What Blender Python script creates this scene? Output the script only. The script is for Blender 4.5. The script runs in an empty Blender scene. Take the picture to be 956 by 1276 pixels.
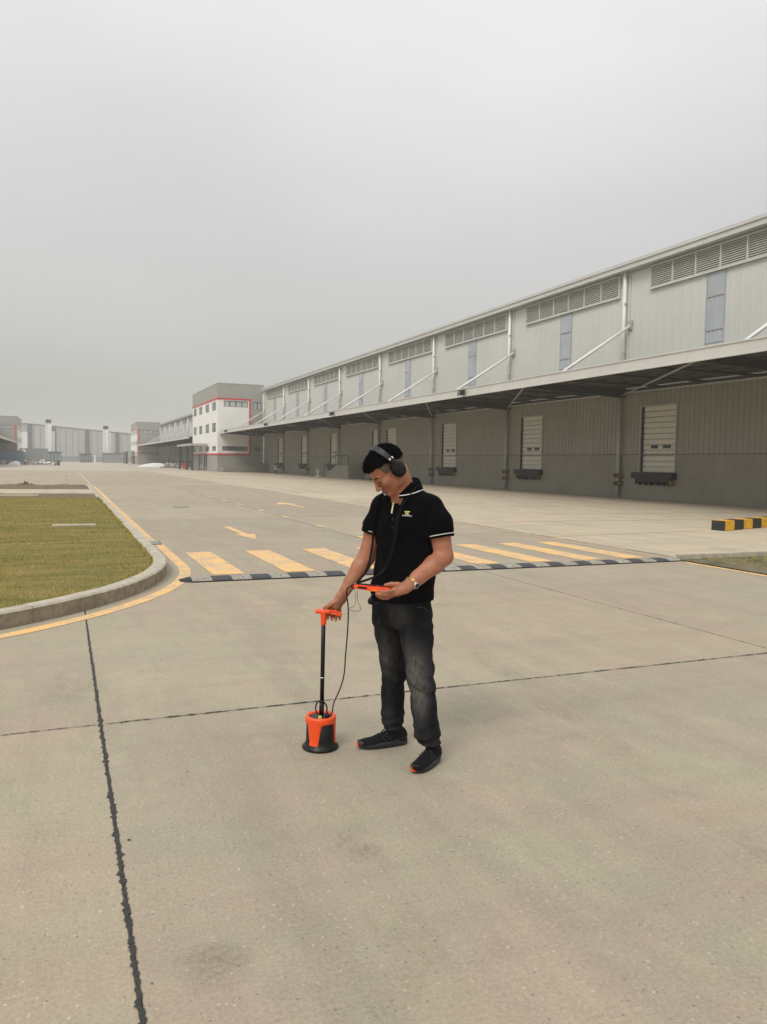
import bpy, bmesh, math, random
import numpy as np
from mathutils import Vector, Matrix
R_ = math.radians
random.seed(7); rng = np.random.default_rng(11)
sc = bpy.context.scene
COL = sc.collection

# ------------------------------------------------------------------ camera
CAM_H = 1.62; YAW, PITCH, ROLL = R_(22.366), R_(3.643), R_(0.876)
cam_d = bpy.data.cameras.new('camera'); cam = bpy.data.objects.new('camera', cam_d); COL.objects.link(cam)
cam_d.sensor_fit = 'HORIZONTAL'; cam_d.sensor_width = 36.0; cam_d.lens = 970.6/956*36
cam_d.clip_start = 0.05; cam_d.clip_end = 5000
_f = Vector((math.sin(YAW)*math.cos(PITCH), math.cos(YAW)*math.cos(PITCH), -math.sin(PITCH)))
_r0 = Vector((math.cos(YAW), -math.sin(YAW), 0)); _u0 = _r0.cross(_f)
_r = _r0*math.cos(ROLL)+_u0*math.sin(ROLL); _u = _u0*math.cos(ROLL)-_r0*math.sin(ROLL)
cam.matrix_world = Matrix(((_r.x,_u.x,-_f.x,0),(_r.y,_u.y,-_f.y,0),(_r.z,_u.z,-_f.z,CAM_H),(0,0,0,1)))
sc.camera = cam

# ------------------------------------------------------------------ sky, sun, exposure
SUN_EL, SUN_AZ = R_(48), R_(232)          # azimuth clockwise from +Y: behind-left of the camera
w = bpy.data.worlds.new('World'); sc.world = w; w.use_nodes = True
nt = w.node_tree; nt.nodes.clear()
def wn(t, **k):
    n = nt.nodes.new(t)
    for a, b in k.items(): setattr(n, a, b)
    return n
out = wn('ShaderNodeOutputWorld'); bg = wn('ShaderNodeBackground'); nt.links.new(bg.outputs[0], out.inputs[0])
sky = wn('ShaderNodeTexSky', sky_type='NISHITA', sun_disc=False, sun_elevation=SUN_EL, sun_rotation=SUN_AZ, dust_density=6.0, air_density=1.2)
skg = wn('ShaderNodeVectorMath', operation='SCALE'); nt.links.new(sky.outputs[0], skg.inputs[0]); skg.inputs['Scale'].default_value = 0.09
tc = wn('ShaderNodeTexCoord'); sep = wn('ShaderNodeSeparateXYZ'); nt.links.new(tc.outputs['Generated'], sep.inputs[0])
# overcast deck: brighter overhead than at the horizon, with soft cloud relief
ramp = wn('ShaderNodeValToRGB'); nt.links.new(sep.outputs['Z'], ramp.inputs[0])
els = ramp.color_ramp.elements
els[0].position = 0.0; els[0].color = (0.485, 0.487, 0.455, 1)
els[1].position = 1.0; els[1].color = (1.15, 1.15, 1.15, 1)
for z_, c_ in ((0.083, (0.505, 0.508, 0.478)), (0.25, (0.620, 0.625, 0.618)), (0.375, (0.725, 0.730, 0.730)), (0.47, (0.835, 0.838, 0.840)), (0.7, (0.99, 0.99, 0.99))):
    e = els.new(z_); e.color = (*c_, 1)
mp = wn('ShaderNodeMapping'); mp.inputs['Scale'].default_value = (1.0, 1.0, 2.6); nt.links.new(tc.outputs['Generated'], mp.inputs[0])
nz = wn('ShaderNodeTexNoise'); nz.inputs['Scale'].default_value = 1.5; nz.inputs['Detail'].default_value = 4; nz.inputs['Roughness'].default_value = 0.45
nt.links.new(mp.outputs[0], nz.inputs['Vector'])
mr = wn('ShaderNodeMapRange'); nt.links.new(nz.outputs['Fac'], mr.inputs[0])
mr.inputs[1].default_value = 0.3; mr.inputs[2].default_value = 0.7; mr.inputs[3].default_value = 0.915; mr.inputs[4].default_value = 1.085
sm = wn('ShaderNodeVectorMath', operation='SCALE'); nt.links.new(ramp.outputs[0], sm.inputs[0]); nt.links.new(mr.outputs[0], sm.inputs['Scale'])
mx = wn('ShaderNodeMix', data_type='RGBA'); mx.inputs[0].default_value = 0.97
nt.links.new(skg.outputs[0], mx.inputs[6]); nt.links.new(sm.outputs[0], mx.inputs[7])
nt.links.new(mx.outputs[2], bg.inputs[0]); bg.inputs[1].default_value = 1.0
sd = bpy.data.lights.new('sun', 'SUN'); sun = bpy.data.objects.new('sun', sd); COL.objects.link(sun)
sd.energy = 1.5; sd.angle = R_(22); sd.color = (1.0, 0.95, 0.88)
sun.rotation_euler = Vector((-math.sin(SUN_AZ)*math.cos(SUN_EL), -math.cos(SUN_AZ)*math.cos(SUN_EL), -math.sin(SUN_EL))).to_track_quat('-Z', 'Y').to_euler()
sc.view_settings.view_transform = 'Standard'; sc.view_settings.look = 'None'
sc.view_settings.exposure = 0.0; sc.view_settings.gamma = 1.0; sc.view_settings.use_curve_mapping = False
sc.render.engine = 'CYCLES'; sc.cycles.use_denoising = True
sc.cycles.volume_bounces = 1; sc.cycles.max_bounces = 6; sc.cycles.diffuse_bounces = 3

# ------------------------------------------------------------------ helpers
def new_mat(name):
    m = bpy.data.materials.new(name); m.use_nodes = True; t = m.node_tree
    return m, t, t.nodes['Principled BSDF']
def node(t, typ, ins=None, **k):
    n = t.nodes.new(typ)
    for a, b in k.items(): setattr(n, a, b)
    for a, b in (ins or {}).items():
        if hasattr(b, 'is_output'): t.links.new(b, n.inputs[a])
        else: n.inputs[a].default_value = b
    return n
def pos(t, scale=(1,1,1), rot=(0,0,0)):
    g = node(t, 'ShaderNodeNewGeometry'); m = node(t, 'ShaderNodeMapping', {'Vector': g.outputs['Position'], 'Scale': scale, 'Rotation': rot})
    return m.outputs[0]
def noise(t, vec, scale, detail=4, rough=0.55):
    return node(t, 'ShaderNodeTexNoise', {'Vector': vec, 'Scale': scale, 'Detail': detail, 'Roughness': rough}).outputs['Fac']
def mapr(t, v, a, b, c, d):
    return node(t, 'ShaderNodeMapRange', {0: v, 1: a, 2: b, 3: c, 4: d}).outputs[0]
def mixc(t, f, a, b, blend='MIX'):
    n = node(t, 'ShaderNodeMix', data_type='RGBA', blend_type=blend)
    for i, v in ((0, f), (6, a), (7, b)):
        if hasattr(v, 'is_output'): t.links.new(v, n.inputs[i])
        else: n.inputs[i].default_value = v if i == 0 else (*v, 1)
    return n.outputs[2]
def bump(t, p, h, strength=0.3, dist=0.01):
    b = node(t, 'ShaderNodeBump', {'Height': h, 'Strength': strength, 'Distance': dist}); t.links.new(b.outputs[0], p.inputs['Normal'])
def simple(name, col, rough=0.6, var=0.12, scale=3.0, metal=0.0, bmp=0.0, spec=0.5, dirt=None):
    m, t, p = new_mat(name)
    v = pos(t); n = noise(t, v, scale, 5)
    a = tuple(c*(1-var) for c in col); b = tuple(min(1, c*(1+var)) for c in col)
    c = mixc(t, mapr(t, n, 0.3, 0.7, 0, 1), a, b)
    if dirt:
        v2 = pos(t, (1, 1, 0.15)); d = noise(t, v2, 1.6, 6, 0.65)
        c = mixc(t, mapr(t, d, 0.5, 0.75, 0, 0.55), c, dirt)
    t.links.new(c, p.inputs['Base Color']); p.inputs['Roughness'].default_value = rough
    p.inputs['Metallic'].default_value = metal; p.inputs['Specular IOR Level'].default_value = spec
    if bmp: bump(t, p, noise(t, v, scale*12, 3), bmp, 0.004)
    return m

def concrete(name, c_warm, c_grey, c_dark, stain=0.5, seed=0.0, marks=(), spots=()):
    m, t, p = new_mat(name)
    g = node(t, 'ShaderNodeNewGeometry'); mpn = node(t, 'ShaderNodeMapping', {'Vector': g.outputs['Position'], 'Location': (seed, seed*1.7, 0)})
    v = mpn.outputs[0]
    big = noise(t, v, 0.22, 4, 0.5)
    c = mixc(t, mapr(t, big, 0.36, 0.64, 0, 1), c_warm, c_grey)
    # broad wheel-worn streaks along two travel directions
    st1 = noise(t, node(t, 'ShaderNodeMapping', {'Vector': v, 'Scale': (1.1, 0.16, 1), 'Rotation': (0, 0, R_(-38))}).outputs[0], 1.5, 9, 0.72)
    st2 = noise(t, node(t, 'ShaderNodeMapping', {'Vector': v, 'Scale': (0.12, 1.2, 1), 'Rotation': (0, 0, R_(8))}).outputs[0], 1.3, 9, 0.72)
    c = mixc(t, mapr(t, st1, 0.47, 0.66, 0, 0.62*stain), c, c_dark)
    c = mixc(t, mapr(t, st2, 0.48, 0.68, 0, 0.5*stain), c, c_dark)
    pale = noise(t, node(t, 'ShaderNodeMapping', {'Vector': v, 'Scale': (1.5, 0.6, 1), 'Rotation': (0, 0, R_(35))}).outputs[0], 1.1, 9, 0.74)
    c = mixc(t, mapr(t, pale, 0.52, 0.70, 0, 0.55), c, tuple(min(1, x*1.28) for x in c_grey))
    blot = noise(t, v, 0.9, 9, 0.78)
    c = mixc(t, mapr(t, blot, 0.60, 0.72, 0, 0.45*stain), c, c_dark)
    # fine mottling and grit
    f1 = noise(t, v, 62, 6, 0.8); f2 = noise(t, v, 260, 3, 0.75)
    f0 = noise(t, v, 5.5, 6, 0.7); c = mixc(t, mapr(t, f0, 0.3, 0.7, 0, 1), mixc(t, 0.05, c, (0.05, 0.04, 0.03)), mixc(t, 0.05, c, (0.95, 0.9, 0.75)))
    c = mixc(t, mapr(t, f1, 0.32, 0.68, 0, 1), mixc(t, 0.22, c, (0.02, 0.02, 0.02)), mixc(t, 0.14, c, (1, 0.97, 0.9)))
    c = mixc(t, mapr(t, f2, 0.3, 0.7, 0, 1), mixc(t, 0.20, c, (0.02, 0.02, 0.02)), mixc(t, 0.13, c, (1, 1, 1)))
    vor = node(t, 'ShaderNodeTexVoronoi', {'Vector': v, 'Scale': 2.3, 'Randomness': 1.0})
    vg = node(t, 'ShaderNodeTexVoronoi', {'Vector': v, 'Scale': 46.0, 'Randomness': 1.0}); gsel = node(t, 'ShaderNodeSeparateColor', {'Color': vg.outputs['Color']})
    gd = mapr(t, vg.outputs['Distance'], 0.18, 0.30, 1, 0)
    c = mixc(t, node(t, 'ShaderNodeMath', {0: gd, 1: mapr(t, gsel.outputs[0], 0.90, 0.93, 0, 0.40)}, operation='MULTIPLY').outputs[0], c, (0.72, 0.66, 0.55))
    c = mixc(t, node(t, 'ShaderNodeMath', {0: gd, 1: mapr(t, gsel.outputs[1], 0.88, 0.91, 0, 0.45)}, operation='MULTIPLY').outputs[0], c, (0.10, 0.085, 0.065))
    tint = noise(t, v, 1.7, 5, 0.6); c = mixc(t, mapr(t, tint, 0.38, 0.62, 0, 1), mixc(t, 1.0, c, (1.035, 0.985, 0.98), 'MULTIPLY'), mixc(t, 1.0, c, (0.97, 1.0, 0.955), 'MULTIPLY'))
    sp = mapr(t, vor.outputs['Distance'], 0.012, 0.022, 0.75, 0)
    c = mixc(t, sp, c, (0.03, 0.028, 0.025))
    # tyre arcs, drips and oil marks at fixed places on this pavement
    sxyz = node(t, 'ShaderNodeSeparateXYZ', {'Vector': g.outputs['Position']})
    def dist_to(cx, cy, kx=1.0, ky=1.0):
        d = node(t, 'ShaderNodeVectorMath', {0: g.outputs['Position'], 1: (cx, cy, 0)}, operation='SUBTRACT').outputs[0]
        d = node(t, 'ShaderNodeVectorMath', {0: d, 1: (kx, ky, 0)}, operation='MULTIPLY').outputs[0]
        return node(t, 'ShaderNodeVectorMath', {0: d}, operation='LENGTH').outputs['Value']
    brk = node(t, 'ShaderNodeMath', {0: mapr(t, noise(t, v, 2.2, 5, 0.65), 0.42, 0.62, 0.0, 1), 1: mapr(t, noise(t, v, 34, 6, 0.85), 0.40, 0.60, 0.2, 1.2)}, operation='MULTIPLY').outputs[0]
    for (cx, cy, rad, wd, amt) in marks:
        off = node(t, 'ShaderNodeMath', {0: dist_to(cx, cy), 1: rad}, operation='SUBTRACT').outputs[0]
        off = node(t, 'ShaderNodeMath', {0: off}, operation='ABSOLUTE').outputs[0]
        mk = node(t, 'ShaderNodeMath', {0: mapr(t, off, wd*0.35, wd, amt, 0), 1: brk}, operation='MULTIPLY').outputs[0]
        c = mixc(t, mk, c, c_dark)
    for (cx, cy, kx, ky, rad, amt) in spots:
        mk = node(t, 'ShaderNodeMath', {0: mapr(t, dist_to(cx, cy, kx, ky), rad*0.3, rad, amt, 0), 1: brk}, operation='MULTIPLY').outputs[0]
        c = mixc(t, mk, c, (0.085, 0.075, 0.06))
    oi = node(t, 'ShaderNodeObjectInfo')
    c = mixc(t, 1.0, c, mixc(t, oi.outputs['Random'], (0.93, 0.93, 0.935), (1.04, 1.03, 1.0)), 'MULTIPLY')
    t.links.new(c, p.inputs['Base Color'])
    t.links.new(mapr(t, blot, 0.3, 0.7, 0.72, 0.9), p.inputs['Roughness']); p.inputs['Specular IOR Level'].default_value = 0.35
    br = noise(t, node(t, 'ShaderNodeMapping', {'Vector': v, 'Scale': (1, 0.06, 1)}).outputs[0], 160, 2, 0.5)
    hh = node(t, 'ShaderNodeMath', {0: f1, 1: br}, operation='ADD').outputs[0]
    bump(t, p, hh, 0.35, 0.004)
    return m

class MB:
    def __init__(s): s.v = []; s.f = []; s.mi = []
    def add(s, vs, fs, mi=0):
        o = len(s.v); s.v += [tuple(x) for x in vs]; s.f += [tuple(i+o for i in f) for f in fs]; s.mi += [mi]*len(fs); return s
    def box(s, x0, x1, y0, y1, z0, z1, mi=0):
        return s.add([(x0,y0,z0),(x1,y0,z0),(x1,y1,z0),(x0,y1,z0),(x0,y0,z1),(x1,y0,z1),(x1,y1,z1),(x0,y1,z1)],
              [(3,2,1,0),(4,5,6,7),(0,1,5,4),(1,2,6,5),(2,3,7,6),(3,0,4,7)], mi)
    def tube(s, pts, rad, n=8, mi=0, caps=True):
        pts = [Vector(p) for p in pts]; rs = rad if isinstance(rad, (list, tuple)) else [rad]*len(pts)
        o = len(s.v); prev = None
        for i, p in enumerate(pts):
            d = (pts[min(i+1, len(pts)-1)]-pts[max(i-1, 0)]).normalized()
            if prev is None:
                a = Vector((0,0,1)) if abs(d.z) < 0.9 else Vector((1,0,0))
                u = d.cross(a).normalized()
            else: u = (prev-d*prev.dot(d)).normalized()
            prev = u; vv = d.cross(u)
            for k in range(n):
                a = 2*math.pi*k/n; s.v.append(tuple(p+(u*math.cos(a)+vv*math.sin(a))*rs[i]))
        for i in range(len(pts)-1):
            for k in range(n):
                s.f.append((o+i*n+k, o+i*n+(k+1)%n, o+(i+1)*n+(k+1)%n, o+(i+1)*n+k)); s.mi.append(mi)
        if caps:
            s.f.append(tuple(o+k for k in range(n))[::-1]); s.mi.append(mi)
            s.f.append(tuple(o+(len(pts)-1)*n+k for k in range(n))); s.mi.append(mi)
        return s
    def lathe(s, prof, n=32, mi=0, cx=0, cy=0):
        o = len(s.v)
        for (r, z) in prof:
            for k in range(n): a = 2*math.pi*k/n; s.v.append((cx+r*math.cos(a), cy+r*math.sin(a), z))
        for i in range(len(prof)-1):
            for k in range(n): s.f.append((o+i*n+k, o+i*n+(k+1)%n, o+(i+1)*n+(k+1)%n, o+(i+1)*n+k)); s.mi.append(mi)
        return s
    def sheet(s, pts, z, mi=0): return s.add([(x, y, z) for x, y in pts], [tuple(range(len(pts)))], mi)
    def mesh(s, name, mats, smooth=False):
        me = bpy.data.meshes.new(name); me.from_pydata(s.v, [], s.f)
        for m in (mats if isinstance(mats, (list, tuple)) else [mats]): me.materials.append(m)
        me.polygons.foreach_set('material_index', s.mi)
        if smooth: me.polygons.foreach_set('use_smooth', [True]*len(me.polygons))
        me.update(); return me
    def build(s, name, mats, parent=None, smooth=False, bevel=0, **props):
        o = bpy.data.objects.new(name, s.mesh(name, mats, smooth)); COL.objects.link(o)
        if bevel:
            bm = bmesh.new(); bm.from_mesh(o.data)
            bmesh.ops.bevel(bm, geom=bm.edges[:], offset=bevel, segments=2, affect='EDGES', clamp_overlap=True); bm.to_mesh(o.data); bm.free()
        if parent: o.parent = parent
        for k, v in props.items(): o[k] = v
        return o
def inst(me, name, parent=None, loc=(0,0,0), rot=(0,0,0), scale=(1,1,1), **props):
    o = bpy.data.objects.new(name, me); COL.objects.link(o); o.location = loc; o.rotation_euler = rot; o.scale = scale
    if parent: o.parent = parent
    for k, v in props.items(): o[k] = v
    return o
def thing(name, label, category, loc=(0,0,0), rz=0, group=None):
    o = bpy.data.objects.new(name, None); COL.objects.link(o); o.location = loc; o.rotation_euler = (0,0,rz); o.empty_display_size = 0.2
    o['label'] = label; o['category'] = category
    if group: o['group'] = group
    return o
def copy_tree(o, parent=None, skip=()):
    c = o.copy(); COL.objects.link(c)
    if parent: c.parent = parent
    for ch in list(o.children):
        if ch.name.split('.')[0] not in skip: copy_tree(ch, c, skip)
    return c
def wall_open(mb, mapf, u0, u1, v0, v1, opens, depth, mi=0):
    """wall rectangle in (u,v) with real openings and reveals; mapf(u,v,w) -> xyz, w is depth into the wall"""
    us = sorted({u0, u1, *[a for o in opens for a in o[:2]]}); vs = sorted({v0, v1, *[a for o in opens for a in o[2:]]})
    us = [u for u in us if u0 <= u <= u1]; vs = [v for v in vs if v0 <= v <= v1]
    for i in range(len(us)-1):
        for j in range(len(vs)-1):
            cu, cv = (us[i]+us[i+1])/2, (vs[j]+vs[j+1])/2
            if any(o[0] < cu < o[1] and o[2] < cv < o[3] for o in opens): continue
            mb.add([mapf(us[i],vs[j],0), mapf(us[i+1],vs[j],0), mapf(us[i+1],vs[j+1],0), mapf(us[i],vs[j+1],0)], [(0,1,2,3)], mi)
    for (a, b, c, d) in opens:
        q = [(a,c),(b,c),(b,d),(a,d)]
        for k in range(4):
            (p, r), (p2, r2) = q[k], q[(k+1)%4]
            mb.add([mapf(p,r,0), mapf(p2,r2,0), mapf(p2,r2,depth), mapf(p,r,depth)], [(0,1,2,3)], mi)

# ------------------------------------------------------------------ materials
M = {}
M['conc_road'] = concrete('road_concrete', (0.378, 0.278, 0.170), (0.368, 0.312, 0.196), (0.19, 0.156, 0.10), 0.7, 0.0,
    marks=tuple((cx, cy, r0+i*0.052, 0.034, a) for (cx, cy, r0, a) in ((-6.2, 1.2, 6.0, 0.34), (-14, 7, 17.2, 0.16), (12, -7.5, 12.9, 0.20), (12, -7.5, 14.6, 0.16), (22, 1, 19.2, 0.22), (22, 1, 20.9, 0.18)) for i in range(4)),
    spots=((1.13, 3.02, 1, 0.8, 0.15, 0.45), (0.43, 2.42, 1, 1, 0.15, 0.5), (0.02, 5.9, 1, 0.5, 0.3, 0.35), (2.75, 3.9, 0.8, 1, 0.22, 0.3), (2.6, 6.3, 0.7, 1, 0.25, 0.35), (1.05, 4.35, 0.8, 1, 0.16, 0.3), (3.4, 7.6, 0.5, 1, 0.3, 0.3)))
M['conc_yard'] = concrete('yard_concrete', (0.60, 0.470, 0.300), (0.53, 0.445, 0.290), (0.33, 0.27, 0.195), 1.15, 31.0,
    marks=((30, 20, 14.5, 0.25, 0.4), (30, 20, 16.4, 0.25, 0.35), (2, 60, 36, 0.3, 0.3), (2, 60, 38, 0.3, 0.3), (14, -10, 30, 0.3, 0.35), (14, -10, 32, 0.3, 0.3)), spots=((17, 26, 0.4, 1, 0.9, 0.35), (22, 31, 0.4, 1, 1.0, 0.3), (13, 21, 0.4, 1, 0.7, 0.3)))
M['conc_far'] = concrete('far_concrete', (0.47, 0.405, 0.305), (0.45, 0.40, 0.31), (0.31, 0.265, 0.20), 0.5, 57.0)
M['joint'] = simple('joint_dirt', (0.10, 0.09, 0.075), 0.95, 0.3, 9)
M['tar'] = simple('joint_sealant', (0.034, 0.034, 0.034), 0.75, 0.3, 30, bmp=0.3)
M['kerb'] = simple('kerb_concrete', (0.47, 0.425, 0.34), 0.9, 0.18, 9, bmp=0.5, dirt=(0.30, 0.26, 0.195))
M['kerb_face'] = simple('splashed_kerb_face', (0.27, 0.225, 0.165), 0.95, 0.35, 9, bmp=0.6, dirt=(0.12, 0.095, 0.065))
def paint(name, col, wear):
    m, t, p = new_mat(name); v = pos(t)
    a = noise(t, v, 2.2, 6, 0.7); b = noise(t, v, 26, 5, 0.75)
    k = node(t, 'ShaderNodeMath', {0: a, 1: b}, operation='ADD').outputs[0]
    wearf = mapr(t, k, 1.0-wear*0.5, 1.25-wear*0.5, 0, 0.85)
    c = mixc(t, mapr(t, a, 0.3, 0.7, 0, 1), tuple(x*0.88 for x in col), tuple(min(1, x*1.08) for x in col))
    c = mixc(t, wearf, c, (0.40, 0.355, 0.285))
    t.links.new(c, p.inputs['Base Color']); p.inputs['Roughness'].default_value = 0.75
    return m
M['yellow'] = paint('yellow_road_paint', (0.93, 0.55, 0.19), 0.22)
M['yellow_worn'] = paint('worn_yellow_road_paint', (0.80, 0.50, 0.20), 0.40)
M['soil'] = simple('bare_soil', (0.16, 0.11, 0.065), 0.95, 0.35, 4, bmp=0.6)
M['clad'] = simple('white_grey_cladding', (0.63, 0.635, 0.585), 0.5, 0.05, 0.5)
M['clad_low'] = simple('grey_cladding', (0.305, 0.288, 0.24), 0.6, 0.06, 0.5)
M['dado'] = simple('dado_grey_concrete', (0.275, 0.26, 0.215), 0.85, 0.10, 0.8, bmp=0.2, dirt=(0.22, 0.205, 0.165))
M['trim'] = simple('pale_steel_trim', (0.62, 0.615, 0.585), 0.45, 0.05, 1.0)
M['trim_d'] = simple('grey_steel_trim', (0.42, 0.415, 0.39), 0.5, 0.06, 1.0)
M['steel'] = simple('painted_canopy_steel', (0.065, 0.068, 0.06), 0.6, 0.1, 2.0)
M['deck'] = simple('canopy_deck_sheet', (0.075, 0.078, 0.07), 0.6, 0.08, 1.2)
M['white'] = simple('white_paint', (0.80, 0.80, 0.78), 0.4, 0.04, 2.0)
M['louvre'] = simple('louvre_blade', (0.64, 0.63, 0.57), 0.5, 0.08, 2.0)
M['louvre_back'] = simple('louvre_mesh_backing', (0.30, 0.29, 0.26), 0.9, 0.1, 3)
M['sky_strip'] = simple('translucent_blue_sheet', (0.44, 0.475, 0.51), 0.25, 0.12, 1.2, dirt=(0.46, 0.47, 0.47))
M['door'] = simple('dock_door_panel', (0.62, 0.59, 0.49), 0.45, 0.05, 2, dirt=(0.54, 0.51, 0.42))
M['rubber'] = simple('black_rubber', (0.018, 0.018, 0.02), 0.7, 0.25, 6)
M['rubber_grey'] = simple('faded_rubber', (0.045, 0.046, 0.050), 0.65, 0.3, 9, bmp=0.3)
M['rubber_white'] = simple('worn_white_rubber', (0.33, 0.30, 0.25), 0.8, 0.25, 12, bmp=0.3, dirt=(0.2, 0.18, 0.14))
M['blk_yel'] = simple('barrier_yellow', (0.72, 0.39, 0.02), 0.6, 0.16, 5, bmp=0.2)
M['guard'] = simple('guard_yellow_brown', (0.27, 0.17, 0.05), 0.7, 0.3, 8)
M['blk_blk'] = simple('barrier_black', (0.025, 0.025, 0.025), 0.65, 0.3, 5, bmp=0.2)
M['off_white'] = simple('office_white_render', (0.86, 0.85, 0.81), 0.7, 0.03, 0.7)
M['off_grey'] = simple('office_grey_render', (0.36, 0.35, 0.32), 0.75, 0.05, 0.7)
M['red'] = simple('red_trim', (0.62, 0.04, 0.045), 0.5, 0.08, 2)
m, t, p = new_mat('window_glass'); p.inputs['Base Color'].default_value = (0.10, 0.115, 0.12, 1); p.inputs['Roughness'].default_value = 0.08; p.inputs['Specular IOR Level'].default_value = 0.9
t.links.new(mixc(t, mapr(t, noise(t, pos(t), 0.8, 2), 0.4, 0.6, 0, 1), (0.10, 0.12, 0.125), (0.24, 0.26, 0.265)), p.inputs['Base Color']); M['glass'] = m
M['pane_light'] = simple('blind_with_sky_reflection', (0.50, 0.53, 0.54), 0.12, 0.1, 1.0)  # pale colour stands for blinds plus the sky reflected in the upper panes
M['frame'] = simple('dark_window_frame', (0.08, 0.10, 0.115), 0.5, 0.1, 4)
M['dark'] = simple('dark_steel', (0.05, 0.055, 0.06), 0.6, 0.15, 3)
M['roof'] = simple('roof_sheet', (0.45, 0.45, 0.44), 0.5, 0.06, 0.5)
M['far_wall'] = simple('far_grey_cladding', (0.42, 0.43, 0.43), 0.6, 0.03, 0.2)
M['far_band'] = simple('far_dark_cladding', (0.13, 0.14, 0.15), 0.6, 0.03, 0.2)
M['blue'] = simple('blue_hoarding_sheet', (0.09, 0.16, 0.23), 0.5, 0.12, 0.6)
M['grey_h'] = simple('grey_hoarding_sheet', (0.24, 0.255, 0.265), 0.6, 0.08, 0.6)
M['teal'] = simple('dark_teal_sheet', (0.09, 0.125, 0.135), 0.6, 0.12, 0.6)
M['tarp'] = simple('white_tarpaulin', (0.72, 0.71, 0.69), 0.6, 0.06, 1.5)
M['rubble'] = simple('rubble', (0.30, 0.27, 0.235), 0.9, 0.4, 2.5)
M['rubble_l'] = simple('light_sacks', (0.50, 0.48, 0.46), 0.8, 0.3, 2.5)
M['purple'] = simple('faded_sheet', (0.27, 0.25, 0.28), 0.7, 0.3, 2.0)

# ------------------------------------------------------------------ ground and pavement
g = MB(); g.sheet([(-640,-250),(640,-250),(640,640),(-640,640)], -0.035)
g.build('ground', M['conc_far'], kind='structure')
pave = MB(); pave.sheet([(-16.9,-12),(27.2,-12),(27.2,105.3),(-16.9,105.3)], -0.014)
pave = pave.build('pavement', M['joint'], kind='structure')
XS = [-16.75, -11.1, -5.45, 0.195, 5.85, 10.15, 15.8, 21.4, 27.0]
YS = [4.95+5.57*k for k in range(-3, 19)]
slab_mesh = {}
def slab(x0, x1, y0, y1, mat):
    key = (round(x1-x0, 2), round(y1-y0, 2), mat)
    if key not in slab_mesh:
        w_, l_ = x1-x0-0.011, y1-y0-0.011
        s = MB().box(-w_/2, w_/2, -l_/2, l_/2, -0.03, 0.0); me = s.mesh('slab', M[mat])
        bm = bmesh.new(); bm.from_mesh(me); bmesh.ops.bevel(bm, geom=[e for e in bm.edges if all(v.co.z > -0.01 for v in e.verts)], offset=0.005, segments=1, affect='EDGES'); bm.to_mesh(me); bm.free()
        slab_mesh[key] = me
    inst(slab_mesh[key], 'slab', pave, ((x0+x1)/2, (y0+y1)/2, 0))
for i in range(len(XS)-1):
    for j in range(len(YS)-1):
        mat = 'conc_yard' if (XS[i] >= 10 and YS[j] > 4) else 'conc_road'
        slab(XS[i], XS[i+1], YS[j], YS[j+1], mat)
# tar-sealed joints with ragged edges
def sealant(p0, p1, wfun, step=0.012, z=0.004):
    p0, p1 = Vector((*p0, 0)), Vector((*p1, 0)); L = (p1-p0).length; d = (p1-p0)/L; n_ = Vector((-d.y, d.x, 0))
    k = int(L/step); mb = MB(); prev = None; ja = jb = 0.0
    for i in range(k+1):
        s = L*i/k
        ja = 0.5*ja+0.55*random.gauss(0, 1); jb = 0.5*jb+0.55*random.gauss(0, 1)
        w_ = wfun(s/L); a = w_*max(0.3, 1+1.15*ja); b = w_*max(0.3, 1+1.15*jb)
        q = p0+d*s; cur = (q+n_*a, q-n_*b)
        if prev: mb.add([(*prev[0][:2], z), (*prev[1][:2], z), (*cur[1][:2], z), (*cur[0][:2], z)], [(0,1,2,3)])
        prev = cur
    return mb
mb = sealant((0.195, -0.5), (0.195, 8.12), lambda u: 0.0074*(1.0 if u < 0.72 else 1.0-0.35*(u-0.72)/0.28), 0.006)
for k in range(3):                                   # loose tar crumbs beside the joint
    y = random.uniform(1.8, 5.5); x = 0.195+random.choice((-1, 1))*random.uniform(0.03, 0.09); r_ = random.uniform(0.003, 0.008)
    mb.add([(x+r_*math.cos(a)*random.uniform(.7,1.3), y+r_*math.sin(a)*random.uniform(.7,1.3), 0.004) for a in [i*math.pi/3 for i in range(6)]], [tuple(range(6))])
mb.build('joint_sealant', M['tar'], pave)
sealant((-3.9, 4.90), (0.17, 4.945), lambda u: 0.005).build('joint_sealant', M['tar'], pave)
sealant((0.22, 4.945), (5.84, 4.955), lambda u: 0.0065 if u < 0.45 else 0.0045).build('joint_sealant', M['tar'], pave)
sealant((5.85, 4.97), (5.85, 10.25), lambda u: 0.0026).build('joint_sealant', M['tar'], pave)
sealant((5.85, 11.0), (5.85, 44), lambda u: 0.004, 0.06).build('joint_sealant', M['tar'], pave)
sealant((10.15, 10.9), (10.15, 44), lambda u: 0.012, 0.06).build('joint_sealant', M['joint'], pave)
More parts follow.
